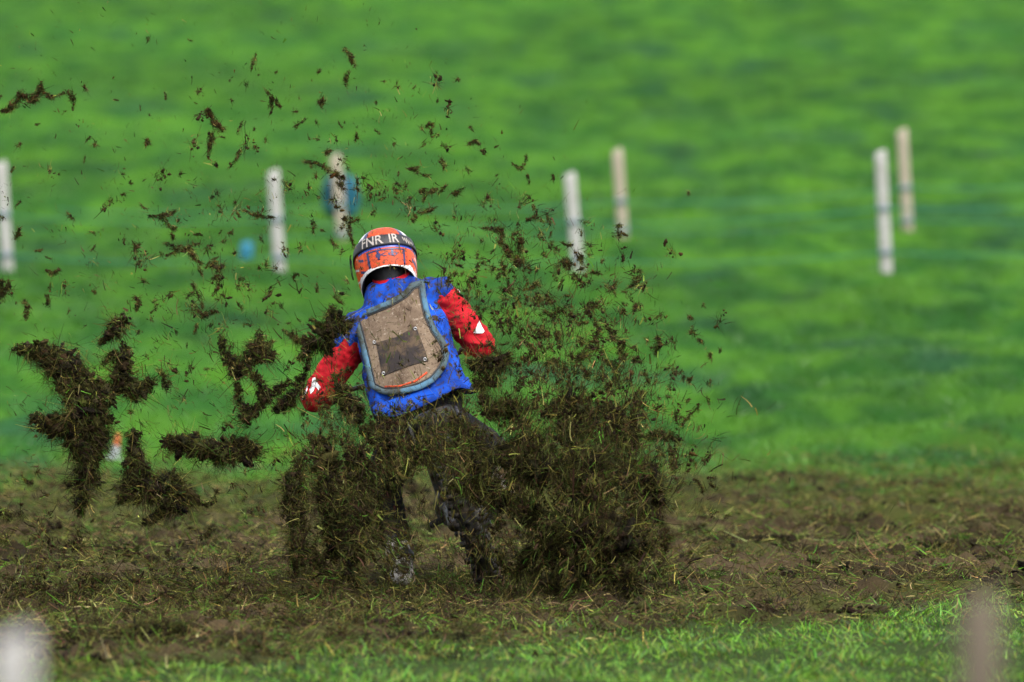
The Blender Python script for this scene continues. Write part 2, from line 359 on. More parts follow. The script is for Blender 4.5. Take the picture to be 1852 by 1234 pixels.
# ------------------------------------------------------------------ flying clods
def clod_data(nodes, Y, fine=1.0, lean=(0, 0), spread=.55, soil=1.0, green=1.0, rmax=.024, thick=1.0, along=0, warm=0):
    """nodes: [(px,py,r_px),...] polyline; returns soil and fibre arrays in world space"""
    pts = np.array(nodes, float); pts[:, 2] *= thick
    if len(pts) == 1: pts = np.vstack([pts, pts + (.01, .01, 0)])
    seg = np.linalg.norm(np.diff(pts[:, :2], axis=0), axis=1)
    cum = np.concatenate([[0], np.cumsum(seg)])
    area = float(np.sum((pts[1:, 2] + pts[:-1, 2]) * seg)) + math.pi * float(np.mean(pts[:, 2])) ** 2
    def sample(n, rad):
        t = rng.uniform(0, cum[-1], n)
        rr = np.interp(t, cum, pts[:, 2])
        keep = rng.random(n) < (rr / pts[:, 2].max()) * .9 + .1
        t = np.where(keep, t, rng.uniform(0, cum[-1], n)); rr = np.interp(t, cum, pts[:, 2])
        px, py = np.interp(t, cum, pts[:, 0]), np.interp(t, cum, pts[:, 1])
        off = unit(rng.normal(size=(n, 3))) * (rng.random(n) ** .5)[:, None] * rr[:, None] * rad
        lump = 1 + .5 * noise3(px * .06, py * .06, off[:, 1] * .05)
        off = off * lump[:, None]
        ns_ = max(2, int(area / 900)); pick_ = rng.random(n) < .38          # ragged side lobes
        st = rng.uniform(0, cum[-1], ns_); sa = rng.uniform(0, 2 * np.pi, ns_); sr = np.interp(st, cum, pts[:, 2]); sd = sr * rng.uniform(.6, 1.08, ns_)
        q = rng.integers(0, ns_, n); so_r = sr[q] * .42
        off2 = np.stack([np.cos(sa[q]) * sd[q], 0 * t, np.sin(sa[q]) * sd[q]], -1) + unit(rng.normal(size=(n, 3))) * (rng.random(n) ** .5 * so_r * rad)[:, None]
        reach = rng.random(n)[:, None] ** .6
        off2[:, [0, 2]] = off2[:, [0, 2]] * reach
        off = np.where(pick_[:, None], off2, off); rr = np.where(pick_, so_r, rr)
        px = np.where(pick_, np.interp(st[q], cum, pts[:, 0]), px); py = np.where(pick_, np.interp(st[q], cum, pts[:, 1]), py)
        tx, ty = np.interp(t + 2, cum, pts[:, 0]) - np.interp(t - 2, cum, pts[:, 0]), np.interp(t + 2, cum, pts[:, 1]) - np.interp(t - 2, cum, pts[:, 1])
        sample.tan = unit(np.stack([tx, 0 * t, -ty], -1) + 1e-6)
        return Pn(px + off[:, 0], py + off[:, 2], Y) + np.stack([0 * px, off[:, 1] * PXM(Y) * 1.0, 0 * px], -1), rr * PXM(Y), off
    nl = max(3, int(area / 30 * soil)); c, rr, _ = sample(nl, .68)
    r = np.clip(rr * (.10 + .35 * rng.random(nl) ** 2), .004, rmax)
    SV, SF, sper = lump_arrays(c, r)
    scol = np.repeat(pick(*SOILC, nl) * (np.array((2.0, 1.45, 1.1)) if warm else 1), sper, 0)
    nf = max(10, int(area / 1.6 * fine)); c, rr, off = sample(nf, .95)
    out = unit(np.stack([off[:, 0], off[:, 1], -off[:, 2]], -1))
    loc = np.stack([noise3(c[:, 0] * 14, c[:, 2] * 14, 1.5), .6 * noise3(c[:, 0] * 14, c[:, 2] * 14, 9.5), noise3(c[:, 0] * 14, c[:, 2] * 14, 5.5)], -1) * 1.6   # matted locks
    d = unit(out * spread * (.45 - .3 * min(along, 1)) + loc * 1.3 * (1 - .6 * min(along, 1)) + along * sample.tan * np.sign(rng.normal(size=(nf, 1))) + rng.normal(size=(nf, 3)) * .35 + np.array([lean[0], 0, lean[1] - .15]))
    L = np.clip(rr * (.15 + .95 * rng.random(nf) ** 3.0), .008, .060)
    w = .0012 + .0032 * rng.random(nf) ** 2.5
    FV, FF, fper = strand_arrays(c, d, L, w, rng.normal(size=(nf, 3)) * .85 + np.array([0, 0, -.2]), 3, .4)
    wts = np.array(FIBC[1]); wts = wts * np.array([1, green, green, green, green, green, 1])
    fcol = np.repeat(pick(FIBC[0], wts, nf, .35) * wetness(c), fper, 0)
    return SV, SF, scol, FV, FF, fcol
def wetness(p):
    """turf is a mix of black wet soil and paler grass: varies from lump to lump"""
    return np.minimum(2.2, np.exp(1.25 * noise3(p[:, 0] * 13, p[:, 1] * 9, p[:, 2] * 13) + .8 * noise3(p[:, 0] * 31, p[:, 1] * 20, p[:, 2] * 31) - .1))[:, None]
CLODG = 'turf clods thrown up by the rear wheel'
def clod(label, nodes, Y=50.8, group=CLODG, whole=None, **kw):
    if isinstance(nodes[0], list):
        parts = [clod_data(q, Y, **kw) for q in nodes]
    else: parts = [clod_data(nodes, Y, **kw)]
    SV = []; SF = []; sc = []; FV = []; FF = []; fc = []; a = b = 0
    for s in parts:
        SV.append(s[0]); SF.append(s[1] + a); sc.append(s[2]); a += len(s[0])
        FV.append(s[3]); FF.append(s[4] + b); fc.append(s[5]); b += len(s[3])
    SV, SF, sc, FV, FF, fc = [np.concatenate(q) for q in (SV, SF, sc, FV, FF, fc)]
    o0 = SV.mean(0)
    o = link('turf_clod', mesh_np('turf_clod', SV - o0, SF, mat['soil'], col=sc), loc=o0)
    tag(o, label, 'turf clod', group)
    link('grass_roots', mesh_np('grass_roots', FV - o0, FF, mat['fibre'], col=fc), o)
    return o
#CLODS_BEGIN
BIG = [
 ('longest black turf clod hanging ragged at the far left of the track', [[(25,630,12),(60,632,15),(95,645,28),(130,680,40),(165,730,44),(152,790,40),(160,840,24),(150,890,20),(142,930,8)],[(60,755,12),(100,772,25),(140,765,25)]], 50.9, dict(lean=(0,-.5), soil=1.6, rmax=.03, thick=1.12)),
 ('rounded turf tuft floating above the dark clods on the left', [(228,575,15),(212,592,20),(192,612,11),(182,622,6)], 51.0, dict(soil=1.6, rmax=.03, thick=1.12)),
 ('crooked clod just below the rounded tuft on the left', [[(225,622,8),(226,655,18),(215,695,22),(250,708,22),(278,690,12)],[(185,660,6),(205,640,12),(226,655,16)]], 51.0, dict(lean=(.1,-.2), soil=1.6, rmax=.03, thick=1.12)),
 ('small diamond shaped clod right of the crooked clod', [(285,668,6),(297,685,13),(305,705,7)], 51.0, {}),
 ('broad black clod with a curled tail above the brown track', [[(240,780,12),(246,830,22),(248,880,28),(300,880,36),(330,900,26),(290,928,14),(258,948,5)],[(340,900,14),(368,912,6),(388,908,6),(392,884,5)],[(215,905,8),(240,890,22)]], 50.7, dict(lean=(.2,-.2), soil=1.6, rmax=.03, thick=1.12)),
 ('long level clod floating at elbow height left of the rider', [(300,800,15),(340,808,24),(390,818,24),(440,812,27),(470,822,15)], 50.9, dict(soil=1.6, rmax=.03, thick=1.12)),
 ('forked clod level with the rider\'s back on the left', [[(398,608,6),(405,640,13),(435,672,18),(468,628,20),(492,648,13)],[(470,600,5),(468,628,18)],[(430,690,8),(434,730,9),(455,742,16),(440,768,14)]], 50.9, dict(lean=(0,-.3), soil=1.6, rmax=.03, thick=1.12)),
 ('dark tuft covering the rider\'s left shoulder', [[(598,552,7),(608,580,20),(592,602,22),(625,590,14),(640,578,6)],[(560,575,3),(592,602,15)]], 50.6, dict(lean=(.2,.1), soil=1.6, rmax=.03, thick=1.12)),
 ('matted clod floating beside the rider\'s left shoulder', [[(510,596,3),(535,612,9),(565,620,19),(598,632,13)],[(540,650,8),(560,630,14)]], 50.7, dict(soil=1.6, rmax=.03, thick=1.12)),
 ('ragged strip hanging below the rider\'s left elbow side', [(560,650,7),(545,690,11),(520,730,17),(497,742,10)], 50.8, dict(soil=1.6, rmax=.03, thick=1.12)),
 ('heavy dark clod halfway between the forked clod and the rider', [[(448,668,10),(470,690,13),(476,728,15),(452,752,12)],[(476,728,12),(500,705,12),(528,690,10)]], 50.8, dict(soil=1.8, rmax=.03)),
 ('clod pressed against the rider\'s left forearm', [(612,700,12),(622,722,22),(648,742,20),(640,760,12)], 50.7, dict(soil=1.6, rmax=.03, thick=1.12)),
 ('clod hiding the rider\'s right forearm', [[(842,652,9),(868,660,23),(898,664,24),(920,640,8)],[(860,690,14),(890,690,18)]], 50.8, dict(lean=(.3,-.1))),
 ('bent brown root like a stick by the rider\'s right hand', [(886,622,4),(900,640,4.5),(915,655,4.5),(935,660,5)], 50.7, dict(soil=2, green=.4)),
 ('leftmost standing column of turf behind the rear wheel', [(545,835,14),(528,880,24),(536,940,23),(536,1000,20),(533,1045,9)], 50.5, dict(lean=(0,-.3), soil=2.0, rmax=.036)),
 ('dense green flecked clod left of the rider\'s thigh', [[(585,800,16),(590,850,28),(600,905,30),(610,960,28),(600,1010,18)],[(560,790,8),(590,820,20)]], 50.6, dict(soil=2.0, rmax=.036)),
 ('matted clod in front of the rider\'s left knee', [[(640,815,26),(655,870,32),(650,930,30),(640,1000,26),(625,1060,22)],[(680,880,18),(690,960,10)]], 50.4, dict(lean=(.1,-.3), soil=2.0, rmax=.036)),
 ('flat mat of turf across the rider\'s seat', [[(650,780,16),(700,795,26),(750,812,24),(800,800,28)],[(690,850,18),(730,845,16),(770,825,14)],[(700,770,7),(800,755,6)]], 50.9, dict(fine=.5, soil=.6)),
 ('clod hanging over the rear mudguard', [[(820,760,14),(850,790,26),(870,840,32),(850,890,24)],[(815,870,14),(880,900,26),(930,905,18)]], 50.5, dict(lean=(.1,-.2))),
 ('tuft rising behind the rider\'s right hip', [(868,710,10),(885,745,22),(925,735,22),(945,765,24)], 50.7, dict(lean=(.1,.4))),
 ('thick clod in front of the rider\'s right knee', [(905,815,30),(950,850,38),(960,800,34),(930,880,26)], 50.4, {}),
 ('dark round clod topping the roost right of the rider', [(990,745,20),(1025,730,24),(1060,762,36),(1020,790,30)], 50.5, dict(lean=(0,.4), soil=2.0, rmax=.036)),
 ('pointed clod at the upper right of the roost', [[(1095,735,16),(1115,765,28),(1140,800,32)],[(1150,710,5),(1148,745,12),(1140,780,20)]], 50.6, dict(lean=(0,.4), soil=2.0, rmax=.036)),
 ('brown tufted clod sticking out at the right edge of the roost', [[(1165,790,12),(1195,785,15),(1222,792,12)],[(1228,800,8),(1215,835,7)]], 50.8, dict(green=.5)),
 ('hairy clod at the middle of the roost', [(985,850,32),(1040,860,40),(1090,840,36),(1060,905,38)], 50.3, dict(lean=(0,.3), soil=2.0, rmax=.036)),
 ('green flecked clod at the right side of the roost', [(1130,860,32),(1175,860,28),(1190,905,22),(1150,920,32)], 50.5, dict(lean=(.1,.2), soil=2.0, rmax=.036)),
 ('wide clod low in the roost right of the rear wheel', [(1000,960,30),(1060,960,42),(1120,975,42),(1175,985,24)], 50.2, dict(lean=(.1,.1), soil=2.0, rmax=.036)),
 ('lowest clod of the roost nearly touching the grass', [[(1040,1030,34),(1095,1040,36),(1140,1060,28),(1155,1095,12)],[(985,1060,22),(1040,1050,28)]], 50.3, dict(lean=(.1,-.1), soil=2.0, rmax=.036)),
 ('clump of fibre around the rear tyre foot', [(900,1000,12),(930,1040,20),(960,1000,22),(975,1070,20)], 50.6, dict(fine=.6, soil=.4)),
 ('loose clod between the tyre foot and the lowest clod', [(950,915,22),(985,965,28),(1010,1020,24)], 50.5, dict(soil=1.6, rmax=.03)),
 ('ragged clod dropping to the ground left of the left boot', [(555,990,14),(585,1035,19),(635,1060,17)], 50.6, dict(soil=1.4)),
 ('few strands stuck across the rider\'s left boot', [(702,1000,8),(714,1035,10)], 51.0, dict(fine=.5, soil=.5)),
 ('brown strands lying across the red left sleeve', [(598,692,9),(612,674,9),(632,668,7)], 51.2, dict(fine=.5, soil=.8)),
 ('trailing turf at the lower right rim of the roost', [(1190,930,10),(1205,975,10),(1200,1015,8),(1180,1050,10)], 50.6, dict(lean=(.2,.2))),
 ('squat clod dropping onto the track at lower left', [[(135,1082,10),(160,1090,20),(200,1100,16)],[(140,1060,7),(160,1085,14)]], 50.2, {}),
 ('small clod under the long hanging turf at left', [(128,980,8),(135,990,13),(150,985,7)], 50.9, {}),
 ('ragged clod just above the track at far left', [(150,1045,12),(165,1058,16),(185,1045,10)], 50.7, dict(green=.6)),
 ('spidery green black tuft over the track beside the left column', [(360,975,5),(375,965,9),(388,955,5)], 50.9, dict(spread=1.0)),
 ('clod cut by the left border of the photo above the track', [[(2,925,12),(12,935,10),(28,932,5)],[(5,970,10),(12,985,11)]], 50.9, {}),
 ('dark clod cut by the left border above the posts\' feet', [(0,510,9),(3,525,12),(2,545,7)], 51.0, {}),
 ('mound of wet turf rolling along the ground at lower left', [(120,1150,16),(190,1160,24),(260,1140,20),(330,1140,18)], 46.8, {}),
 ('clump of turf landing beside the grass edge', [(480,1130,14),(530,1125,18),(590,1135,16),(640,1120,12)], 48.2, {}),
 ('flat turf heap in front of the rider\'s left boot', [(640,1080,14),(700,1095,18),(760,1090,14),(830,1090,12)], 50.4, dict(fine=.8, soil=.5)),
]
MED = [
 ('multi pronged scrap of turf high at the far left', [[(8,202,7),(30,185,10),(38,165,8)],[(38,175,10),(62,178,10),(72,160,9),(75,148,5)],[(72,165,9),(95,178,5),(104,172,4),(125,165,6),(133,178,6),(132,200,3)]]),
 ('tall curled turf strip high left of the helmet', [[(372,200,6),(382,208,9),(394,232,10),(404,235,6)],[(382,240,9),(380,262,8),(376,285,4)]]),
 ('bent strip of turf alone at the top of the picture', [[(622,88,5),(634,100,7),(642,120,5)],[(632,128,5),(624,142,5),(626,155,4)]]),
 ('thin upright sliver left of the bent strip', [(463,98,3),(458,112,5),(453,128,2)]),
 ('crossed grassy scrap left of the bent strip', [[(480,162,3),(492,178,6),(508,194,3)],[(485,195,4),(494,180,5),(490,205,3)]]),
 ('slanting scrap right of the tall curled strip', [(437,268,4),(430,282,4),(418,300,5),(412,306,3)]),
 ('branched scrap crossing the top of the pale post', [[(545,292,3),(575,296,6),(600,312,8),(618,322,9)],[(588,278,7),(600,272,3)],[(612,330,8),(622,345,5)]]),
 ('scrap just above the crown of the helmet', [[(622,395,5),(632,402,8),(648,396,6)],[(630,405,6),(634,425,5),(640,450,3)]]),
 ('cross shaped scrap over the middle of the field', [[(272,392,3),(300,388,7),(318,382,6)],[(296,392,7),(304,408,7),(320,412,3)]]),
 ('speck hanging under the cross shaped scrap', [(310,422,4),(314,430,5)]),
 ('arched strip of turf sloping down to the right', [[(298,438,5),(318,448,8),(342,452,10),(356,470,8),(366,478,6)],[(300,462,3),(322,455,5)]]),
 ('lacy scrap right of the arched strip', [[(382,480,5),(396,486,9),(404,478,5)],[(398,500,7),(394,522,5),(384,535,3)]]),
 ('triangular scrap left of the arched strip', [(82,490,5),(95,496,8),(105,490,5)]),
 ('drop shaped scrap near the left border', [(45,545,6),(50,558,9),(47,580,3)]),
 ('little drop shaped scrap beside the larger one', [(85,532,5),(88,545,6),(88,556,2)]),
 ('dark triangular scrap above the rounded tuft', [(242,538,6),(252,545,8),(246,562,3)]),
 ('ragged scrap midway between clods and rider', [[(355,562,6),(372,570,9),(388,562,6)],[(356,585,5),(352,605,3)]]),
 ('strip hanging over the ragged scrap', [(348,512,4),(356,528,7),(364,545,4),(366,556,2)]),
 ('long thin scrap level with the pale post', [[(438,380,3),(455,386,5),(472,392,3)],[(462,388,4),(478,394,5),(492,392,3)]]),
 ('tiny bow shaped scrap left of the post', [(350,422,3),(358,424,4),(366,426,3)]),
 ('compact scrap above the small blue thing', [(240,440,5),(246,446,6),(254,440,3)]),
 ('scrap hanging close left of the helmet', [(562,400,4),(568,408,5),(566,422,2)]),
 ('small fork right above the helmet', [[(758,346,6),(775,348,8),(790,344,4)],[(770,352,6),(764,362,4)]]),
 ('fleck under the small fork above the helmet', [(755,385,5),(772,381,7),(788,376,4)]),
 ('hook shaped scrap above the right shoulder', [(818,352,5),(830,346,6),(838,340,4)]),
 ('two tailed scrap above the helmet', [[(740,305,5),(756,310,7)],[(764,316,4),(776,318,4)]]),
 ('thin twig above the helmet in the field', [(770,232,3),(776,222,6),(786,232,3)]),
 ('bird shaped scrap high right of the helmet', [(848,262,5),(858,255,7),(868,260,4)]),
 ('dot like crumb over the bird shaped scrap', [(850,230,4),(854,233,4)]),
 ('wiry scrap left of the first white post', [[(926,297,3),(942,306,4),(952,292,4),(952,280,4)],[(954,315,3),(957,330,3)]]),
 ('crumb just left of the first white post', [(1000,316,4),(1002,326,3)]),
 ('large brown feathery clod above the right shoulder', [[(870,412,3),(890,414,5),(906,416,7)],[(906,412,6),(908,440,7),(922,462,12),(945,478,12)],[(908,475,7),(914,500,4)],[(940,430,9),(938,452,8)]]),
 ('flat two winged scrap above the feathery clod', [[(952,398,5),(968,392,5),(985,402,5)],[(990,392,5),(996,404,4)]]),
 ('small scrap above the two winged scrap', [(963,372,4),(966,380,4)]),
 ('hairy clod at the foot of the first white post', [[(1012,475,6),(1024,470,10),(1028,490,6)],[(1046,460,9),(1052,475,6)],[(1068,492,6),(1082,494,4)],[(1018,505,4),(1010,520,3)]]),
 ('hooked scrap against the pale beige post', [[(1116,410,5),(1124,408,5)],[(1117,418,4),(1120,432,4)]]),
 ('lone speck in the field right of the beige post', [(1245,346,2.5),(1247,352,3.5)]),
 ('scrap right of the foot of the posts', [(1138,520,4),(1150,512,6),(1160,504,5)]),
 ('narrow scrap below the posts\' feet', [(1148,560,5),(1154,550,5)]),
 ('rightmost tadpole shaped scrap in the air', [[(1246,572,5),(1252,578,5)],[(1252,588,2),(1250,600,1.5)]]),
 ('bent scrap below the rightmost tadpole', [[(1264,614,4),(1272,620,5)],[(1284,636,4),(1286,650,4)]]),
 ('ragged bird shaped scrap on the right of the spray', [[(1190,608,5),(1192,625,8),(1186,642,3)],[(1176,630,3),(1188,628,6)]]),
 ('tall strip standing in the spray right of the rider', [[(1066,560,7),(1078,548,7)],[(1072,575,6),(1084,596,4)]]),
 ('thick knot in the right of the spray', [[(1095,592,7),(1108,602,8)],[(1118,620,9),(1130,622,8),(1118,640,6)]]),
 ('stringy scrap under the thick knot', [[(1094,650,5),(1110,664,8),(1116,690,4)],[(1120,650,6),(1134,640,5)]]),
 ('feathered scrap at the right of the spray', [[(1145,648,8),(1160,655,7)],[(1166,672,6),(1170,690,4)]]),
 ('brown knot low in the spray', [[(1048,650,9),(1060,640,12)],[(1058,665,8),(1066,685,4)]]),
 ('slanting twig right of the roost', [(1264,732,5),(1254,744,5),(1240,758,5),(1232,770,2)]),
 ('small dark scrap over the slanting twig', [(1240,727,4),(1248,722,3)]),
 ('dark double crumb low on the right', [(1258,866,5),(1266,876,7),(1272,886,4)]),
 ('two crumbs over the track\'s far edge', [(1280,828,2.5),(1284,828,3.5)]),
 ('scrap high in the spray right of the arm', [[(962,520,8),(975,510,6)],[(970,530,7),(976,545,4)]]),
 ('tuft in the spray beside the red sleeve', [(980,560,5),(1000,572,8),(1012,560,5)]),
 ('scrap floating level with the right elbow', [[(978,600,7),(992,608,9)],[(1004,600,5),(1010,620,4)]]),
 ('loose knot right of the right forearm', [[(950,650,6),(960,640,7)],[(985,660,8),(1000,652,6),(1002,668,5)]]),
 ('drooping strand clump above the right forearm', [[(915,578,6),(926,588,7)],[(934,600,4),(940,612,3)]]),
]
#CLODS_END
def pieces(nodes):
    if not isinstance(nodes[0], list): return [[nodes]]
    groups = []
    for q in nodes:
        touch = [g for g in groups if any(math.hypot(a[0] - b[0], a[1] - b[1]) < .95 * (a[2] + b[2]) for r in g for a in r for b in q)]
        new = [q]
        for g in touch: new = g + new; groups.remove(g)
        groups.append(new)
    return groups
def fly(lab, nodes, Y, **kw):
    gs = sorted(pieces(nodes), key=lambda g: -sum(n[2] for q in g for n in q))
    for i, g in enumerate(gs):
        side = ''
        if i:
            c0 = np.mean([n[:2] for q in gs[0] for n in q], 0); c1 = np.mean([n[:2] for q in g for n in q], 0); d = c1 - c0
            side = ('right of ' if d[0] > 0 else 'left of ') if abs(d[0]) > abs(d[1]) else ('below ' if d[1] > 0 else 'above ')
            side = ('detached bit ', 'second bit ', 'third bit ')[i - 1] + side + 'the '
        clod(side + lab, g, Y, **kw)
for lab, nodes, Y, kw in BIG: fly(lab, nodes, Y, **{'along': .45, **kw})
for i, (lab, nodes) in enumerate(MED): fly(lab, nodes, 50.2 + .9 * ((i * 37) % 17) / 17, fine=1.2, soil=1.5, green=.75, along=1.1, warm=1)

# small crumbs: copies of a dozen scraps, each an object of its own
protos = []
for k in range(12):
    n = random.choice([2, 3, 4]); a = random.uniform(0, 6.28); nodes = []; q = [926, 617]; bend_ = random.uniform(-.9, .9)
    for j in range(n):
        nodes.append((q[0], q[1], random.uniform(1.6, 4.6) * (1 if j < n - 1 else .5)))
        q[0] += 7 * math.cos(a); q[1] += 7 * math.sin(a); a += bend_
    s = clod_data(nodes, 51.0, fine=1.4, soil=2, green=.7, along=1.2, warm=1)
    o0 = s[0].mean(0)
    V = np.concatenate([s[0], s[3]]) - o0
    mi = np.concatenate([np.zeros(len(s[1]), int), np.ones(len(s[4]), int)])
    protos.append(mesh_np('turf_crumb', V, [s[1], s[4] + len(s[0])], [mat['soil'], mat['fibre']], col=np.concatenate([s[2], s[5]]), midx=mi))
MARKS = [(8, 395, 'the stake at the left border'), (500, 410, 'the off-white stake'), (615, 355, 'the blue bag'), (446, 456, 'the pale blue scrap'), (695, 455, 'the orange helmet'),
         (800, 530, 'the right shoulder'), (865, 620, 'the right elbow'), (575, 700, 'the left elbow'), (1040, 400, 'the bright white stake'), (1124, 365, 'the tall beige stake'), (385, 240, 'the tall curled turf strip'),
         (70, 180, 'the multi pronged scrap'), (632, 120, 'the bent strip of turf'), (300, 395, 'the cross shaped scrap'), (130, 760, 'the longest black clod'), (290, 890, 'the clod with a curled tail'),
         (390, 815, 'the long level clod'), (215, 590, 'the rounded turf tuft'), (435, 650, 'the forked clod'), (920, 455, 'the feathery clod'), (858, 257, 'the bird shaped scrap'), (1192, 620, 'the ragged bird shaped scrap'),
         (1210, 790, 'the brown tufted clod'), (1250, 590, 'the tadpole shaped scrap'), (1060, 760, 'the round clod topping the roost'), (165, 1060, 'the clod just above the track'), (775, 350, 'the small fork'), (250, 700, 'the crooked clod')]
def crumb_label(px, py, s):
    x, y, nm = min(MARKS, key=lambda m: math.hypot(px - m[0], py - m[1])); dx, dy = px - x, py - y
    d = math.hypot(dx, dy)
    side = ('right of' if dx > 0 else 'left of') if abs(dx) > abs(dy) else ('below' if dy > 0 else 'above')
    if min(abs(dx), abs(dy)) > .45 * d: side = ('below and ' if dy > 0 else 'above and ') + ('right of' if dx > 0 else 'left of')
    return f"{'tiny' if s < .7 else 'small' if s < 1 else 'larger'} brown turf crumb {'close ' if d < 45 else ''}{side} {nm}"
REG = [  # label, category region (px polygon box + density), count
 ('small brown turf crumb in the air high above the field on the left', (0, 560, 0, 300), 26),
 ('small brown turf crumb in the air above the rider\'s helmet', (560, 900, 120, 400), 34),
 ('small brown turf crumb in the air left of the rider\'s helmet', (0, 620, 300, 620), 48),
 ('small brown turf crumb in the air right of the rider\'s right shoulder', (760, 1130, 400, 700), 62),
 ('small brown turf crumb in the air at the right fringe of the roost', (1110, 1290, 500, 900), 18),
 ('small brown turf crumb in the air low over the track on the left', (0, 520, 620, 1100), 20),
]
for lab, (x0, x1, y0, y1), n in REG:
    for k in range(n):
        me = protos[random.randrange(12)]
        if y0 == 400: px = x0 + (x1 - x0) * random.random(); py = y0 + (y1 - y0) * random.random() ** .8
        else: px, py = random.uniform(x0, x1), random.uniform(y0, y1) if y0 else y1 * random.random() ** .6
        while 645 < px < 750 and 405 < py < 500: px, py = px + random.uniform(-150, 150), py - random.uniform(0, 60)
        o = bpy.data.objects.new('turf_crumb', me); COL.objects.link(o)
        o.location = P(px, py, random.uniform(49.6, 51.2))
        o.rotation_euler = (random.uniform(0, 6.28), random.uniform(0, 6.28), random.uniform(0, 6.28))
        s = random.choice([.5, .6, .75, .9, 1.1, 1.3]); o.scale = (s, s, s * random.uniform(.8, 1.4))
        tag(o, crumb_label(px, py, s), 'turf crumb', 'turf crumbs hanging in the air')

# fine spray of fibres and specks
def spray():
    P2 = []; LL = []
    def blob(cx, cy, sx, sy, n, l0, l1): n = int(n * 2.9); P2.append(np.stack([rng.normal(cx, sx, n), rng.normal(cy, sy, n)], -1)); LL.append(rng.uniform(l0, l1, n))
    def box(x0, x1, y0, y1, n, l0, l1): P2.append(np.stack([rng.uniform(x0, x1, n), rng.uniform(y0, y1, n)], -1)); LL.append(rng.uniform(l0, l1, n))
    blob(920, 890, 170, 90, 3600, 8, 34); blob(1090, 900, 75, 120, 4000, 10, 38); blob(690, 930, 42, 70, 700, 8, 30); blob(810, 830, 60, 40, 800, 8, 30); blob(870, 980, 50, 70, 700, 8, 30); blob(985, 940, 40, 70, 800, 8, 32); blob(120, 960, 90, 70, 500, 6, 24); blob(620, 900, 70, 100, 2200, 8, 30)
    blob(1060, 690, 85, 90, 900, 6, 30); blob(960, 580, 90, 90, 620, 5, 26); blob(800, 790, 110, 40, 800, 8, 30)
    blob(880, 460, 90, 80, 420, 4, 18); box(860, 1200, 430, 720, 520, 4, 22)
    blob(450, 700, 110, 110, 700, 6, 26); blob(180, 760, 120, 110, 650, 6, 26); blob(330, 480, 170, 130, 700, 3, 15)
    blob(720, 330, 120, 110, 420, 3, 13); box(0, 760, 0, 420, 1100, 3, 11); box(0, 640, 300, 640, 420, 3, 14)
    blob(300, 960, 190, 60, 600, 6, 24); blob(730, 1060, 260, 35, 2600, 8, 30); blob(1200, 800, 40, 110, 260, 4, 18)
    blob(240, 1120, 170, 42, 2600, 8, 30); blob(600, 1110, 180, 38, 2200, 8, 30); blob(760, 1090, 260, 22, 1500, 8, 28); blob(730, 640, 60, 60, 130, 8, 26)
    P2_ = np.concatenate(P2); L = np.concatenate(LL) * .85
    def clumpy(q): return sstep(-.22, .30, noise3(q[:, 0] / 46, q[:, 1] / 46, 2.2) + .6 * noise3(q[:, 0] / 19, q[:, 1] / 19, 7.7)) + .10
    TRI = np.array([(788, 845), (728, 895), (735, 930), (762, 985), (772, 1045), (868, 1045), (845, 935), (806, 860)], float)
    def between_legs(q):
        a, b = TRI, np.roll(TRI, -1, 0)
        cr = (b[None, :, 0] - a[None, :, 0]) * (q[:, None, 1] - a[None, :, 1]) - (b[None, :, 1] - a[None, :, 1]) * (q[:, None, 0] - a[None, :, 0])
        return (np.sign(cr) == np.sign(cr[:, :1])).mean(1) > .85
    k = rng.random(len(L)) < clumpy(P2_) * np.where(between_legs(P2_), .42, 1); P2_, L = P2_[k], L[k]; n = len(L)
    Y = rng.uniform(49.7, 51.3, n)
    Y = np.where(P2_[:, 1] > 1050, rng.uniform(49.8, 51, n), Y)
    Y = np.minimum(Y, CAMZ * F / np.maximum(P2_[:, 1] - HORIZON, 1) - .5)
    p = Pn(P2_[:, 0], P2_[:, 1], Y)
    p[:, 2] = np.maximum(p[:, 2], zground(p[:, 0], p[:, 1]) + .01)
    rad = unit(np.stack([(P2_[:, 0] - 900) * .6, 0 * L, (1150 - P2_[:, 1])], -1)) * np.sign(rng.normal(size=(n, 1)))
    fl = np.stack([noise3(P2_[:, 0] / 60, P2_[:, 1] / 60, 31.), 0 * L, noise3(P2_[:, 0] / 60, P2_[:, 1] / 60, 37.)], -1) * np.sign(rng.normal(size=(n, 1)))
    d = unit(rad * .9 + fl * 1.6 + rng.normal(size=(n, 3)) * .35)
    w = np.clip(rng.lognormal(.65, .5, n), 1.0, 6) * .001
    dot = rng.random(n) < .12; w = np.where(dot, w * 2.2, w)
    V, Fq, per = strand_arrays(p, d, L * PXM(50.5), w, rng.normal(size=(n, 3)) * .3, 3, .45)
    c = np.repeat(pick(FIBC[0], FIBC[1], n, .35) * wetness(p), per, 0)
    # little knots of soil and roots inside the spray
    K = []
    for cx, cy, sx, sy, m in ((1040, 620, 90, 90, 200), (930, 540, 80, 80, 90), (1110, 740, 60, 70, 70), (400, 560, 160, 120, 60), (330, 380, 200, 120, 40), (680, 330, 120, 90, 40),
                              (900, 890, 150, 100, 330), (1090, 900, 70, 110, 300), (600, 900, 60, 100, 170), (720, 790, 110, 40, 90), (250, 1110, 150, 45, 260), (600, 1110, 180, 32, 200), (100, 1060, 80, 80, 90), (820, 620, 120, 90, 40)):
        K.append(np.stack([rng.normal(cx, sx, m), rng.normal(cy, sy, m)], -1))
    K = np.concatenate(K); K = K[~((np.abs(K[:, 0] - 698) < 62) & (np.abs(K[:, 1] - 462) < 62)) & ~((np.abs(K[:, 0] - 730) < 95) & (np.abs(K[:, 1] - 610) < 100) & (rng.random(len(K)) < .7))]
    K = K[~(between_legs(K) & (rng.random(len(K)) < .9))]; m = len(K)
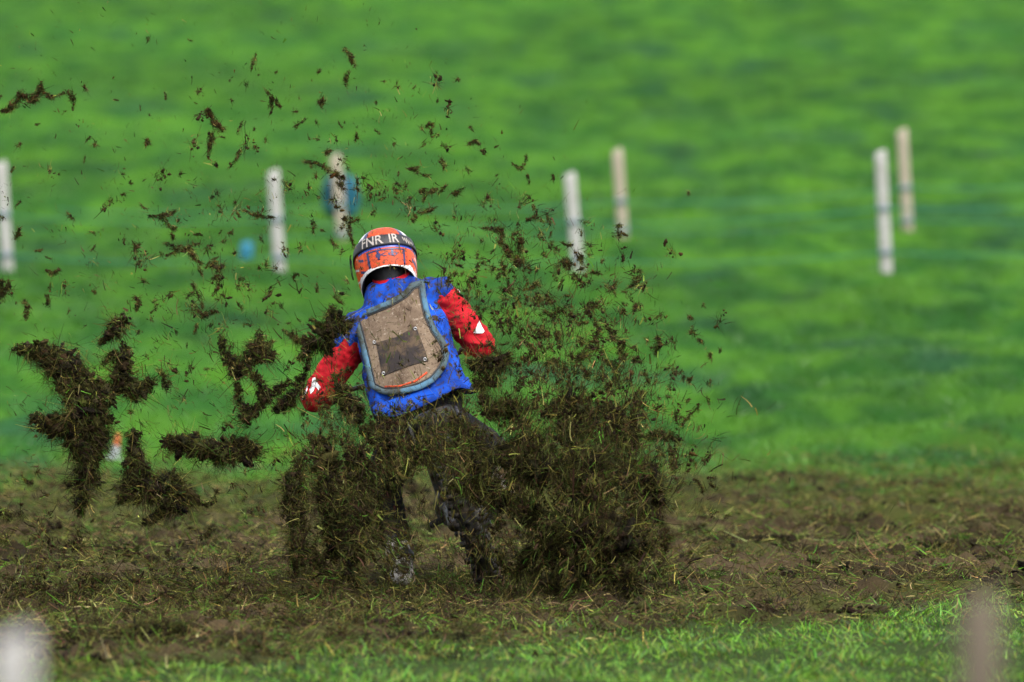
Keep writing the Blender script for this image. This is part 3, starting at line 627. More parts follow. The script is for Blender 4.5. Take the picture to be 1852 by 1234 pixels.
    KP = Pn(K[:, 0], K[:, 1], np.minimum(rng.uniform(49.8, 51.2, m), CAMZ * F / np.maximum(K[:, 1] - HORIZON, 1) - .5)); KP[:, 2] = np.maximum(KP[:, 2], zground(KP[:, 0], KP[:, 1]) + .02)
    rep_ = rng.integers(2, 9, m); I = np.repeat(np.arange(m), rep_)
    ax_ = unit(np.stack([rng.normal(0, .5, m), rng.normal(0, .4, m), rng.normal(0, 1, m)], -1))
    big_ = (.006 + .016 * rng.random(m) ** 2)
    LP = KP[I] + (rng.normal(size=(len(I), 1)) ** 2 * np.array([.4, 0, -.3])) * big_[I][:, None] + ax_[I] * (rng.uniform(-2.4, 2.4, len(I)) * big_[I])[:, None] + rng.normal(size=(len(I), 3)) * .35 * big_[I][:, None]
    V2, F2, p2 = lump_arrays(LP, big_[I] * rng.uniform(.2, .6, len(I)))
    J = np.repeat(np.arange(m), 34)
    V3, F3, p3 = strand_arrays(KP[J] + rng.normal(size=(len(J), 3)) * .6 * big_[J][:, None], unit(ax_[J] * np.sign(rng.normal(size=(len(J), 1))) + rng.normal(size=(len(J), 3)) * .38), big_[J] * rng.uniform(.5, 2.6, len(J)), rng.uniform(.0012, .004, len(J)), rng.normal(size=(len(J), 3)) * .5, 3, .4)
    c = np.concatenate([c, np.repeat(pick(FIBC[0], FIBC[1], len(J), .35) * wetness(KP)[J], p3, 0), np.repeat(pick(*SOILC, len(I)) * np.array((1.6, 1.3, 1.1)), p2, 0)])
    f0 = len(V); f1 = f0 + len(V3)
    MI_ = np.concatenate([np.zeros(len(Fq) + len(F3), int), np.ones(len(F2), int)])
    V = np.concatenate([V, V3, V2]); Fq = [np.concatenate([Fq, F3 + f0]), F2 + f1]
    tag(link('turf_spray', mesh_np('turf_spray', V, Fq, [mat['fibre'], mat['soil']], col=c, midx=MI_)), 'fine spray of torn grass and roots flying from the rear wheel', 'turf spray', kind='stuff')
spray()

# ------------------------------------------------------------------ fence stakes, ropes, small things in the field
def stake(name, label, top, bot, Y, wpx, m, bands, group, cat='fence post'):
    """square timber stake with a weathered chamfered top; top/bot are photo points of its axis"""
    b, t = P(*bot, Y), P(*top, Y)
    b = Vector((b.x, Y, float(zground(b.x, Y)) - .25)) if bot[1] < 1200 else b
    ax = (t - b); Lh = ax.length; w = wpx * PXM(Y) / 2
    zs = [0, .3, .6, .9, .985, 1.0]; V = []; Fs = []
    for i, s in enumerate(zs):
        k = w * (1 if i < 4 else (.95 if i == 4 else .72)); n = 16
        for j in range(n):
            a = 2 * math.pi * j / n; q = (abs(math.cos(a)) ** 5 + abs(math.sin(a)) ** 5) ** (-1 / 5)
            V.append((k * q * math.cos(a) * (1 + .04 * math.sin(5 * s + j)), k * q * math.sin(a), s * Lh + (.012 * math.cos(a) if i >= 4 else 0)))
    for i in range(len(zs) - 1):
        for j in range(16): Fs.append((i * 16 + j, i * 16 + (j + 1) % 16, i * 16 + 16 + (j + 1) % 16, i * 16 + 16 + j))
    V.append((0, 0, Lh)); nt = len(V) - 1; k = (len(zs) - 1) * 16
    tri = [(k + j, k + (j + 1) % 16, nt) for j in range(16)]
    o = link(name, mesh_np(name, V, [Fs, tri], m, smooth=False), loc=b)
    o.rotation_euler = ax.to_track_quat('Z', 'X').to_euler()
    tag(o, label, cat, group)
    for s in bands:
        V = []; Fs = []; n = 16; h = .028
        for dz, kk in ((-h, 1.0), (-h, 1.10), (h, 1.10), (h, 1.0)):
            for j in range(n):
                a = 2 * math.pi * j / n; q = (abs(math.cos(a)) ** 5 + abs(math.sin(a)) ** 5) ** (-1 / 5) * w * kk
                V.append((q * math.cos(a), q * math.sin(a), s * Lh + dz))
        for i in range(3):
            for j in range(n): Fs.append((i * n + j, i * n + (j + 1) % n, i * n + n + (j + 1) % n, i * n + n + j))
        link('rope_tie', mesh_np('rope_tie', V, Fs, mat['tape'], smooth=False), o)
    return o, b, ax
fr = []; bk = []
FY, BY = 95.0, 101.0
G1, G2 = 'fence stakes at the foot of the pasture', 'fence stakes at the foot of the pasture'
for lab, t, b, m in (
    ('white stake cut by the left border of the photo', (1, 293), (17, 497), 'white_post'),
    ('off-white stake mid-left, behind a scatter of turf crumbs', (494, 308), (509, 513), 'white_post'),
    ('bright white stake with a grey tie, right of the rider, its foot behind turf', (1030, 313), (1050, 498), 'white_post'),
    ('white stake standing in front of a brown stake at the right', (1592, 273), (1606, 488), 'white_post')):
    fr.append(stake('fence_post', lab, t, b, FY, 22, mat[m], (.62, .33), G1))
for lab, t, b, m in (
    ('beige stake in front of the blue bag, just above the helmet', (606, 280), (624, 484), 'bare_post'),
    ('tall beige stake right of the bright white stake', (1116, 270), (1131, 463), 'bare_post'),
    ('thin brown wooden stake at the right, behind the white stake', (1631, 234), (1645, 440), 'bare_post')):
    bk.append(stake('fence_post', lab, t, b, BY, 20, mat[m], (.55, .3), G2))
def cord(name, label, pts, r, m, group=None):
    cu = []
    for a, b in zip(pts[:-1], pts[1:]):
        for t in np.linspace(0, 1, 14)[:-1]:
            q = a.lerp(b, t); q.z -= .05 * 4 * t * (1 - t); cu.append(q)
    cu.append(pts[-1]); V = []; Fs = []; n = 8
    for q in cu:
        for j in range(n): V.append((q.x, q.y + r * math.cos(2 * math.pi * j / n), q.z + r * math.sin(2 * math.pi * j / n)))
    for i in range(len(cu) - 1):
        for j in range(n): Fs.append((i * n + j, i * n + (j + 1) % n, i * n + n + (j + 1) % n, i * n + n + j))
    tag(link(name, mesh_np(name, V, Fs, m)), label, 'rope', group)
for row, nm in ((fr, 'front'), (bk, 'rear')):
    for fr_, lv in ((.62 if nm == 'front' else .55, 'upper'), (.33 if nm == 'front' else .3, 'lower')):
        pts = [b + ax * fr_ + Vector((0, -.05, 0)) for _, b, ax in row]
        e0 = pts[0] + (pts[0] - pts[1]); e1 = pts[-1] + (pts[-1] - pts[-2])
        cord('fence_rope', f'{lv} green rope strung between the {"white stakes" if nm == "front" else "beige and brown stakes"}', [e0] + pts + [e1], .0065, mat['rope'], 'fence ropes')
stake('marker_post', 'very blurred white stake close to the camera at the lower left corner', (22, 1150), (30, 2200), 18.0, 82, mat['white_post'], (), 'stakes close to the camera')
stake('marker_post', 'very blurred brown stake close to the camera at the lower right', (1770, 1080), (1782, 2200), 19.0, 76, mat['pinkish_post'], (), 'stakes close to the camera')

def blobmesh(c, r, seed=0, amp=.2):
    bm = bmesh.new(); bmesh.ops.create_icosphere(bm, subdivisions=4, radius=1)
    v = np.array([x.co[:] for x in bm.verts]); f = np.array([[x.index for x in q.verts] for q in bm.faces]); bm.free()
    s = np.sign(v) * np.abs(v) ** .75
    s = s * (1 + amp * fbm(v[:, 0] * 1.6 + seed, v[:, 1] * 1.6, v[:, 2] * 1.6, 3)[:, None])
    return s * np.array(r) + np.array(c), f
# blue bag hung behind the beige stake
c = P(616, 356, BY + .18)
bagm = mesh_np('hung_bag', blobmesh((0, 0, 0), (.16, .09, .20), 3, .15)[0], blobmesh((0, 0, 0), (1, 1, 1))[1], mat['bluebag'])
bag = link('hung_bag', bagm, loc=c); tag(bag, 'rounded blue bag hung behind a beige stake above the helmet', 'bag')
V = []; Fs = []
for i in range(13):
    a = math.pi * i / 12
    for j in range(6): b = 2 * math.pi * j / 6; V.append(((.06 + .012 * math.cos(b)) * math.cos(a), .012 * math.sin(b) - .06, .15 + (.10 + .012 * math.cos(b)) * math.sin(a)))
for i in range(12):
    for j in range(6): Fs.append((i * 6 + j, i * 6 + (j + 1) % 6, i * 6 + 6 + (j + 1) % 6, i * 6 + 6 + j))
link('bag_handle', mesh_np('bag_handle', V, Fs, mat['bluebag']), bag)
c = P(446, 456, 97.0); c.z = float(zground(c.x, 97.0)) + .07
v, f = blobmesh((0, 0, 0), (.055, .05, .085), 8, .3)
tag(link('plastic_scrap', mesh_np('plastic_scrap', v, f, mat['skybag']), loc=c), 'small pale blue plastic scrap lying in the pasture left of a stake', 'plastic scrap')
# orange and white marker cone at the far side of the track
c = P(206, 815, 71.0); c.z = float(zground(c.x, 71.0))
k0 = thing('marker_cone', 'small orange and white marker cone at the far edge of the track', 'marker cone', c)
k0.rotation_euler = (0, R(9), 0); k0.scale = (.68, .68, .75)
def lathe(prof, n=24):
    V = []; Fs = []
    for r, z in prof:
        for j in range(n): V.append((r * math.cos(2 * math.pi * j / n), r * math.sin(2 * math.pi * j / n), z))
    for i in range(len(prof) - 1):
        for j in range(n): Fs.append((i * n + j, i * n + (j + 1) % n, i * n + n + (j + 1) % n, i * n + n + j))
    return V, Fs
link('cone_base', mesh_np('cone_base', *lathe([(0, 0), (.09, 0), (.09, .015), (.05, .02)]), mat['cone_w']), k0)
link('cone_band', mesh_np('cone_band', *lathe([(.05, .02), (.038, .12)]), mat['cone_w']), k0)
link('cone_tip', mesh_np('cone_tip', *lathe([(.038, .12), (.028, .21), (.018, .225), (0, .226)]), mat['cone_o']), k0)
#RIDER
# ------------------------------------------------------------------ motorbike (built in its own frame: x right, y forward, z up from the rear contact)
def cap_arrays(a, b, ra, rb, n=16):
    """closed tapered capsule"""
    a, b = np.array(a, float), np.array(b, float); ax = b - a; L = np.linalg.norm(ax); ax = ax / max(L, 1e-9)
    u = np.cross(ax, (0, 0, 1) if abs(ax[2]) < .9 else (1, 0, 0)); u /= np.linalg.norm(u); v = np.cross(ax, u)
    rows = [(a - ax * ra * math.cos(t), ra * math.sin(t)) for t in (0.25, .6, 1.0, 1.57)] + [(b + ax * rb * math.cos(t), rb * math.sin(t)) for t in (1.57, 1.0, .6, .25)]
    ang = np.arange(n) * 2 * math.pi / n; V = []
    for c, r in rows: V += [c + r * (math.cos(t) * u + math.sin(t) * v) for t in ang]
    Fs = []
    for i in range(len(rows) - 1):
        for j in range(n): Fs.append((i * n + j, i * n + (j + 1) % n, (i + 1) * n + (j + 1) % n, (i + 1) * n + j))
    k = len(V); V += [a - ax * ra, b + ax * rb]; m = (len(rows) - 1) * n
    T = [(k, (j + 1) % n, j) for j in range(n)] + [(k + 1, m + j, m + (j + 1) % n) for j in range(n)]
    return V, Fs, T
def chain(pts):
    """pts: [(co, r), ...] -> list of capsules"""
    return [cap_arrays(a, b, ra, rb) for (a, ra), (b, rb) in zip(pts[:-1], pts[1:])]
def loft_arrays(rings):
    n = len(rings[0]); V = [p for r in rings for p in r]; Fs = []
    for i in range(len(rings) - 1):
        for j in range(n): Fs.append((i * n + j, i * n + (j + 1) % n, (i + 1) * n + (j + 1) % n, (i + 1) * n + j))
    k = len(V); V += [np.mean(rings[0], 0), np.mean(rings[-1], 0)]; m = (len(rings) - 1) * n
    T = [(k, (j + 1) % n, j) for j in range(n)] + [(k + 1, m + j, m + (j + 1) % n) for j in range(n)]
    return V, Fs, T
def join(parts):
    V = []; Fs = []; T = []
    for v, f, t in parts:
        b = len(V); V += [tuple(x) for x in v]
        Fs += [tuple(i + b for i in q) for q in f]; T += [tuple(i + b for i in q) for q in t]
    return np.array(V), [q for q in (Fs, T) if q]
def merged(parts, voxel, smooth=4):
    """voxel-merge overlapping closed shapes into one surface; returns verts, quads, normals"""
    V, Fs = join(parts)
    o = link('tmp', mesh_np('tmp', V, Fs, []))
    r = o.modifiers.new('r', 'REMESH'); r.mode = 'VOXEL'; r.voxel_size = voxel
    s = o.modifiers.new('s', 'SMOOTH'); s.factor = .5; s.iterations = smooth
    me = bpy.data.meshes.new_from_object(o.evaluated_get(bpy.context.evaluated_depsgraph_get()))
    v = np.empty(len(me.vertices) * 3); me.vertices.foreach_get('co', v); v = v.reshape(-1, 3)
    nn = np.array([x.normal[:] for x in me.vertices])
    f4 = [tuple(p.vertices) for p in me.polygons if len(p.vertices) == 4]; f3 = [tuple(p.vertices) for p in me.polygons if len(p.vertices) == 3]
    bpy.data.objects.remove(o, do_unlink=True); bpy.data.meshes.remove(me)
    return v, [q for q in (f4, f3) if q], nn
def folds(v, n, amp, sc, seed=0, stretch=(1, 1, 1)):
    q = v * sc * np.array(stretch)
    k = fbm(q[:, 0] + seed, q[:, 1], q[:, 2], 3)
    return v + n * (amp * (1 - np.abs(k) * 2.2))[:, None]
LEAN = R(19)
BC = P(888, 1081, 51.5); BC.z = float(zground(BC.x, BC.y)) - .015
MB = Matrix.Translation(BC) @ Matrix.Rotation(R(0), 4, 'Z') @ Matrix.Rotation(-LEAN, 4, 'Y')
bike = thing('motorbike', 'dirt bike leaning left, mostly hidden behind the thick roost of turf', 'motorbike', BC)
bike.matrix_world = MB
def bp(name, parts, m, parent=None, smooth=True):
    V, Fs = join(parts); return link(name, mesh_np(name, V, Fs, mat[m], smooth=smooth), parent or bike)
def box_arrays(c, s, rot=None):
    V = [np.array((x * s[0], y * s[1], z * s[2])) / 2 for x in (-1, 1) for y in (-1, 1) for z in (-1, 1)]
    if rot is not None: V = [np.array(rot @ Vector(v)) for v in V]
    return [v + np.array(c) for v in V], [(0, 1, 3, 2), (4, 6, 7, 5), (0, 4, 5, 1), (2, 3, 7, 6), (0, 2, 6, 4), (1, 5, 7, 3)], []
def torus_arrays(c, Rm, rx, ry, n=48, m=14):
    V = []; Fs = []
    for i in range(n):
        t = 2 * math.pi * i / n
        for j in range(m):
            a = 2 * math.pi * j / m; rr = Rm + ry * math.cos(a)
            V.append((c[0] + rx * math.sin(a), c[1] + rr * math.cos(t), c[2] + rr * math.sin(t)))
    for i in range(n):
        for j in range(m):
            Fs.append((i * m + j, i * m + (j + 1) % m, ((i + 1) % n) * m + (j + 1) % m, ((i + 1) % n) * m + j))
    return V, Fs, []
def wheel(name, c, Ro, wide):
    w = bp(name, [cap_arrays((c[0] - .06, c[1], c[2]), (c[0] + .06, c[1], c[2]), .035, .035)], 'grey')
    w.name = name
    kn = [torus_arrays(c, Ro - wide * .62, wide * .46, wide * .5)]
    for i in range(44):
        t = 2 * math.pi * i / 44
        for x in ((-.36, .36) if i % 2 else (0, -.48, .48)):
            rr = Ro - .010 - (abs(x) ** 2) * wide * .25
            kn.append(box_arrays((c[0] + x * wide, c[1] + rr * math.cos(t), c[2] + rr * math.sin(t)), (wide * .24, .020, .024), Matrix.Rotation(t - math.pi / 2, 3, 'X')))
    bp('tyre', kn, 'rubber', w, False)
    bp('rim', [torus_arrays(c, Ro - wide * 1.12, .018, .012)], 'grey', w)
    sp = []
    for i in range(28):
        t = 2 * math.pi * i / 28; t2 = t + (.25 if i % 2 else -.25); x = .03 if i % 4 < 2 else -.03; rr = Ro - wide * 1.12
        sp.append(cap_arrays((c[0] + x, c[1] + .035 * math.cos(t2), c[2] + .035 * math.sin(t2)), (c[0], c[1] + rr * math.cos(t), c[2] + rr * math.sin(t)), .0018, .0018, 6))
    bp('spokes', sp, 'metal', w)
    return w
wheel('rear_wheel', (0, 0, .325), .325, .105)
wheel('front_wheel', (0, 1.48, .345), .345, .085)
bp('swingarm', [cap_arrays((sx * .07, 0, .325), (sx * .07, .62, .40), .022, .032) for sx in (-1, 1)] + [cap_arrays((-.085, .52, .39), (.085, .52, .39), .03, .03)], 'grey')
bp('chain', [cap_arrays((-.07, .02, .375), (-.06, .62, .43), .008, .008), cap_arrays((-.07, .02, .275), (-.06, .62, .37), .008, .008)], 'rubber')
bp('shock_absorber', [cap_arrays((.02, .50, .42), (.02, .42, .78), .032, .028)], 'grey')
bp('frame', chain([((0, .45, .80), .018), ((0, .95, .92), .022), ((0, 1.14, .92), .028), ((0, .98, .45), .022), ((0, .62, .30), .02), ((0, .60, .60), .02), ((0, .45, .80), .018)])
   + chain([((.08, .62, .38), .014), ((.07, .15, .80), .013)]) + chain([((-.08, .62, .38), .014), ((-.07, .15, .80), .013)]), 'grey')
bp('engine', [cap_arrays((-.03, .70, .38), (.09, .70, .38), .11, .11), cap_arrays((.02, .76, .42), (.02, .84, .70), .075, .07), box_arrays((.02, .74, .28), (.13, .3, .08))], 'grey')
def fender(name, path, wid, m):
    rings = []
    for (y, z, w) in path:
        rings.append([np.array((w * math.sin(a), y, z - .35 * w * (1 - math.cos(a)))) for a in np.linspace(-1.25, 1.25, 15)])
    V = [p for r in rings for p in r]; n = 15; k = len(V)
    V += [p - np.array((0, 0, .004)) for p in V]
    Fs = []
    for i in range(len(rings) - 1):
        for j in range(n - 1):
            q = (i * n + j, i * n + j + 1, (i + 1) * n + j + 1, (i + 1) * n + j); Fs += [q, tuple(k + x for x in q[::-1])]
    for i in range(len(rings) - 1):
        for j in (0, n - 1): Fs.append((i * n + j, (i + 1) * n + j, k + (i + 1) * n + j, k + i * n + j))
    for i in (0, len(rings) - 1):
        for j in range(n - 1): Fs.append((i * n + j, i * n + j + 1, k + i * n + j + 1, k + i * n + j))
    return bp(name, [(V, Fs, [])], m)
fender('rear_mudguard', [(-.16, .70, .055), (-.06, .725, .065), (.10, .745, .07), (.35, .76, .08)], .1, 'black')
fender('front_mudguard', [(1.02, .80, .07), (1.25, .86, .085), (1.55, .80, .08), (1.78, .70, .05)], .1, 'orange')
bp('seat', [loft_arrays([[np.array((w * math.copysign(abs(math.cos(a)) ** .6, math.cos(a)), y, z + .045 * math.copysign(abs(math.sin(a)) ** .6, math.sin(a)))) for a in np.linspace(0, 2 * math.pi, 20, endpoint=False)]
    for (y, z, w) in ((.10, .80, .06), (.13, .80, .085), (.38, .80, .10), (.65, .84, .09), (.92, .96, .06), (.95, .97, .04))])], 'seat')
bp('fuel_tank', [cap_arrays((0, .80, .90), (0, 1.05, .90), .095, .075)], 'orange')
for s in (-1, 1):
    bp('shroud', [loft_arrays([[np.array((s * (.10 + .05 * math.sin(a) * .4 + d), 1.0 + .26 * math.cos(a) * k, .78 + .17 * math.sin(a) * k)) for a in np.linspace(0, 2 * math.pi, 18, endpoint=False)] for d, k in ((0, .9), (.006, 1), (.018, .95))])], 'orange')
    bp('side_panel', [loft_arrays([[np.array((s * (.105 + d), .22 + .20 * math.cos(a) * k, .72 + .11 * math.sin(a) * k)) for a in np.linspace(0, 2 * math.pi, 18, endpoint=False)] for d, k in ((0, .9), (.006, 1), (.014, .95))])], 'black')
    bp('fork_leg', [cap_arrays((s * .10, 1.17, .98), (s * .10, 1.34, .62), .026, .028), cap_arrays((s * .10, 1.34, .62), (s * .10, 1.47, .345), .021, .026)], 'grey')
    bp('foot_peg', [cap_arrays((s * .10, .56, .35), (s * (.24 if s > 0 else .17), .53, .34), .014, .016)], 'rubber')
bp('silencer', [cap_arrays((.12, -.02, .62), (.10, .40, .66), .055, .055), cap_arrays((.10, .40, .66), (.10, .62, .62), .024, .022)], 'grey')
HBY, HBZ = 1.16, 1.04; HBX = -.06      # bars turned a little into the slide
hb = bp('handlebar', chain([((HBX - .40, HBY - .06, HBZ), .011), ((HBX - .20, HBY, HBZ - .01), .011), ((-.09, HBY + .02, HBZ - .06), .012), ((.09, HBY + .02, HBZ - .06), .012), ((HBX + .20, HBY, HBZ - .01), .011), ((HBX + .40, HBY - .06, HBZ), .011)]), 'black')
for s in (-1, 1):
    bp('grip', [cap_arrays((HBX + s * .40, HBY - .06, HBZ), (HBX + s * .275, HBY - .0225, HBZ), .017, .016)], 'rubber', hb)
    bp('lever', [cap_arrays((HBX + s * .24, HBY + .02, HBZ - .01), (HBX + s * .40, HBY + .02, HBZ - .02), .006, .005)], 'metal', hb)
bp('front_number_plate', [loft_arrays([[np.array((.11 * math.cos(a) * k, 1.28 + d - .1 * (math.sin(a) - .5) * .3, .94 + .12 * math.sin(a) * k)) for a in np.linspace(0, 2 * math.pi, 20, endpoint=False)] for d, k in ((0, .95), (.006, 1), (.012, .95))])], 'white')

# ------------------------------------------------------------------ rider
def W(px, py, Y): return np.array(P(px, py, Y))
O = W(762, 770, 51.95)
PEL, WAI, CHE, NEK = W(762, 770, 51.95), W(757, 712, 52.05), W(733, 615, 52.22), W(712, 533, 52.33)
HED = W(697, 473, 52.42)
LS, LE = W(640, 618, 52.28), W(570, 720, 52.28)
RS, RE = W(806, 548, 52.25), W(868, 622, 52.25)
HL = np.array(MB @ Vector((HBX - .345, HBY - .075, HBZ + .005))); HR = np.array(MB @ Vector((HBX + .345, HBY - .075, HBZ + .005)))
LWr = np.array(MB @ Vector((HBX - .36, HBY - .15, HBZ + .01))); RWr = np.array(MB @ Vector((HBX + .36, HBY - .15, HBZ + .01)))
LH, LK, LA, LT = W(728, 790, 52.0), W(690, 880, 52.35), W(729, 1028, 52.12), W(722, 1060, 52.34)
RH, RK = W(797, 765, 51.97), W(884, 812, 52.35)
RA = np.array(MB @ Vector((.215, .50, .43))); RT = np.array(MB @ Vector((.22, .68, .36))); RHe = np.array(MB @ Vector((.215, .46, .36)))
LHe = W(733, 1058, 52.08)
def gz(p, r): p[2] = max(p[2], float(zground(p[0], p[1])) + r); return p
LT = gz(LT, .035); LHe = gz(LHe, .035)
def fingers(s, k=1.0):
    """hand in the bike frame closed round the grip; s=-1 left, 1 right"""
    out = []; cx = HBX + s * .335; gy = HBY - .04; gz_ = HBZ
    T = lambda x, y, z: np.array(MB @ Vector((cx + x, gy + y, gz_ + z)))
    for i in range(4):
        x = (-.036 + .024 * i) * 1.0; l = (.92, 1.0, .97, .82)[i if s < 0 else 3 - i]
        out += chain([(T(x, -.052, .016), .0105 * k), (T(x, -.018, .031 * l), .0100 * k), (T(x, .022 * l, .024), .0095 * k), (T(x, .031 * l, -.004), .0088 * k), (T(x, .012, -.026), .008 * k)])
    out += chain([(T(-s * .035, -.06, -.002), .013 * k), (T(-s * .048, -.03, -.022), .0115 * k), (T(-s * .040, .004, -.030), .010 * k), (T(-s * .034, .022, -.022), .009 * k)])
    out += chain([(T(-.034, -.075, .008), .018 * k), (T(.036, -.075, .008), .018 * k)]) + chain([(T(-.03, -.055, .010), .016 * k), (T(.034, -.055, .010), .016 * k)])
    return out
wrl, wrr = LWr, RWr
# body: one continuous surface under the clothes
body = chain([(PEL, .085), (WAI, .085), (CHE, .125), (NEK, .06), (HED, .07)])
body += chain([(CHE + (LS - CHE) * .3, .09), (LS, .055), (LE, .042), (wrl, .03), (HL, .028)]) + chain([(CHE + (RS - CHE) * .3, .09), (RS, .055), (RE, .042), (wrr, .03), (HR, .028)])
body += chain([(PEL, .08), (LH, .075), (LK, .058), (LA, .04), (LHe, .032), (LT, .03)]) + chain([(PEL, .08), (RH, .075), (RK, .058), (RA, .04), (RHe, .032), (RT, .03)])
HR_M = Matrix.Rotation(R(3), 3, 'Z') @ Matrix.Rotation(R(-7), 3, 'Y') @ Matrix.Rotation(R(-25), 3, 'X')
Hx = lambda x, y, z: HED + np.array(HR_M @ Vector((x, y, z)))
body += chain([(Hx(0, -.02, .03), .088), (Hx(0, .03, -.04), .075)]) + chain([(Hx(0, .06, -.07), .05), (Hx(0, .07, -.095), .03)]) + chain([(Hx(0, .095, .0), .012), (Hx(0, .118, -.03), .015)])
body += fingers(-1, .8) + fingers(1, .8)
v, f, n = merged(body, .008, 3)
rider = link('person', mesh_np('person', v - O, f, mat['skin']), loc=O)
tag(rider, 'rider seen from behind in blue bib, red sleeves and orange helmet, leaning left', 'person')
def wear(name, v, f, m, parent=rider, smooth=True, **kw): return link(name, mesh_np(name, np.asarray(v) - O, f, m if isinstance(m, list) else mat[m], smooth=smooth, **kw), parent)
# blue bib (torso)
SEC = [((758, 716), .214, .148, 15, 52.04), ((757, 708), .216, .148, 15, 52.05), ((748, 685), .212, .145, 17, 52.09), ((738, 650), .208, .14, 19, 52.15), ((729, 612), .210, .14, 22, 52.21), ((722, 578), .212, .13, 25, 52.26),
       ((718, 552), .178, .115, 25, 52.30), ((713, 532), .135, .10, 22, 52.33), ((709, 514), .108, .088, 14, 52.35), ((708, 508), .098, .084, 14, 52.36)]
rings = []
for (c, w, d, a, Y) in SEC:
    c = W(*c, Y); a = R(a); rv = np.array((math.cos(a), 0, math.sin(a))); dv = np.array((0, 1, 0))
    e = .72
    rings.append([c + rv * w * math.copysign(abs(math.cos(t)) ** e, math.cos(t)) + dv * d * math.copysign(abs(math.sin(t)) ** e, math.sin(t)) for t in np.linspace(0, 2 * math.pi, 40, endpoint=False)])
tor = [loft_arrays(rings)]
tor += chain([(W(700, 580, 52.27), .10), (W(650, 598, 52.27), .082), (W(632, 618, 52.27), .066)]) + chain([(W(735, 565, 52.27), .10), (W(778, 536, 52.26), .074), (W(796, 530, 52.25), .066)])
v, f, n = merged(tor, .010, 6)
v = folds(v, n, .018, 6.5, 3, (1.5, 1, .55)) + n * (.0012 * fbm(v[:, 0] * 30, v[:, 1] * 30, v[:, 2] * 12, 2))[:, None]
bibf = f
bib = wear('bib', v, f, 'blue')
allf = [tuple(q) for g in f for q in g]
bvh = BVHTree.FromPolygons([Vector(x) for x in v], allf)
# ragged untucked hem of the bib, a skirt of cloth just below the waist
hem = []
for i, (dy, k) in enumerate(((0, 1.0), (10, 1.03), (22, 1.06))):
    c = W(757 + .25 * dy, 708 + dy, 52.04 - .002 * dy); a = R(16); rv = np.array((math.cos(a), 0, math.sin(a))); r_ = []
    for t in np.linspace(0, 2 * math.pi, 64, endpoint=False):
        wob = .010 * math.sin(5 * t + i) + .006 * math.sin(11 * t + 2 * i)
        r_.append(c + rv * (.222 * k + wob) * math.copysign(abs(math.cos(t)) ** .75, math.cos(t)) + np.array((0, 1, 0)) * (.152 * k + wob) * math.copysign(abs(math.sin(t)) ** .75, math.sin(t)) + np.array((0, 0, -.012 * math.sin(3 * t + 1) * i)))
    hem.append(r_)
V = [p for r_ in hem for p in r_]; Fs = [(i * 64 + j, i * 64 + (j + 1) % 64, (i + 1) * 64 + (j + 1) % 64, (i + 1) * 64 + j) for i in range(2) for j in range(64)]
ho = wear('hem', V, [Fs], 'blue', bib); sm = ho.modifiers.new('thick', 'SOLIDIFY'); sm.thickness = .005
# red collar of the shirt under the bib
cr = []
for i, (dx, dy, w, d) in enumerate(((0, 4, .085, .076), (-1, -4, .092, .080), (-1, -16, .090, .080), (-1, -13, .080, .070))):
    c = W(709 + dx, 512 + dy, 52.35); a = R(14); rv = np.array((math.cos(a), 0, math.sin(a)))
    cr.append([c + rv * w * math.cos(t) + np.array((0, 1, 0)) * d * math.sin(t) + np.array((0, 0, .02)) * math.sin(t) for t in np.linspace(0, 2 * math.pi, 40, endpoint=False)])
V, Fq, T = loft_arrays(cr)
shirt = wear('shirt', *(lambda q: (q[0], q[1]))(join([(V, Fq, T)])), 'red')
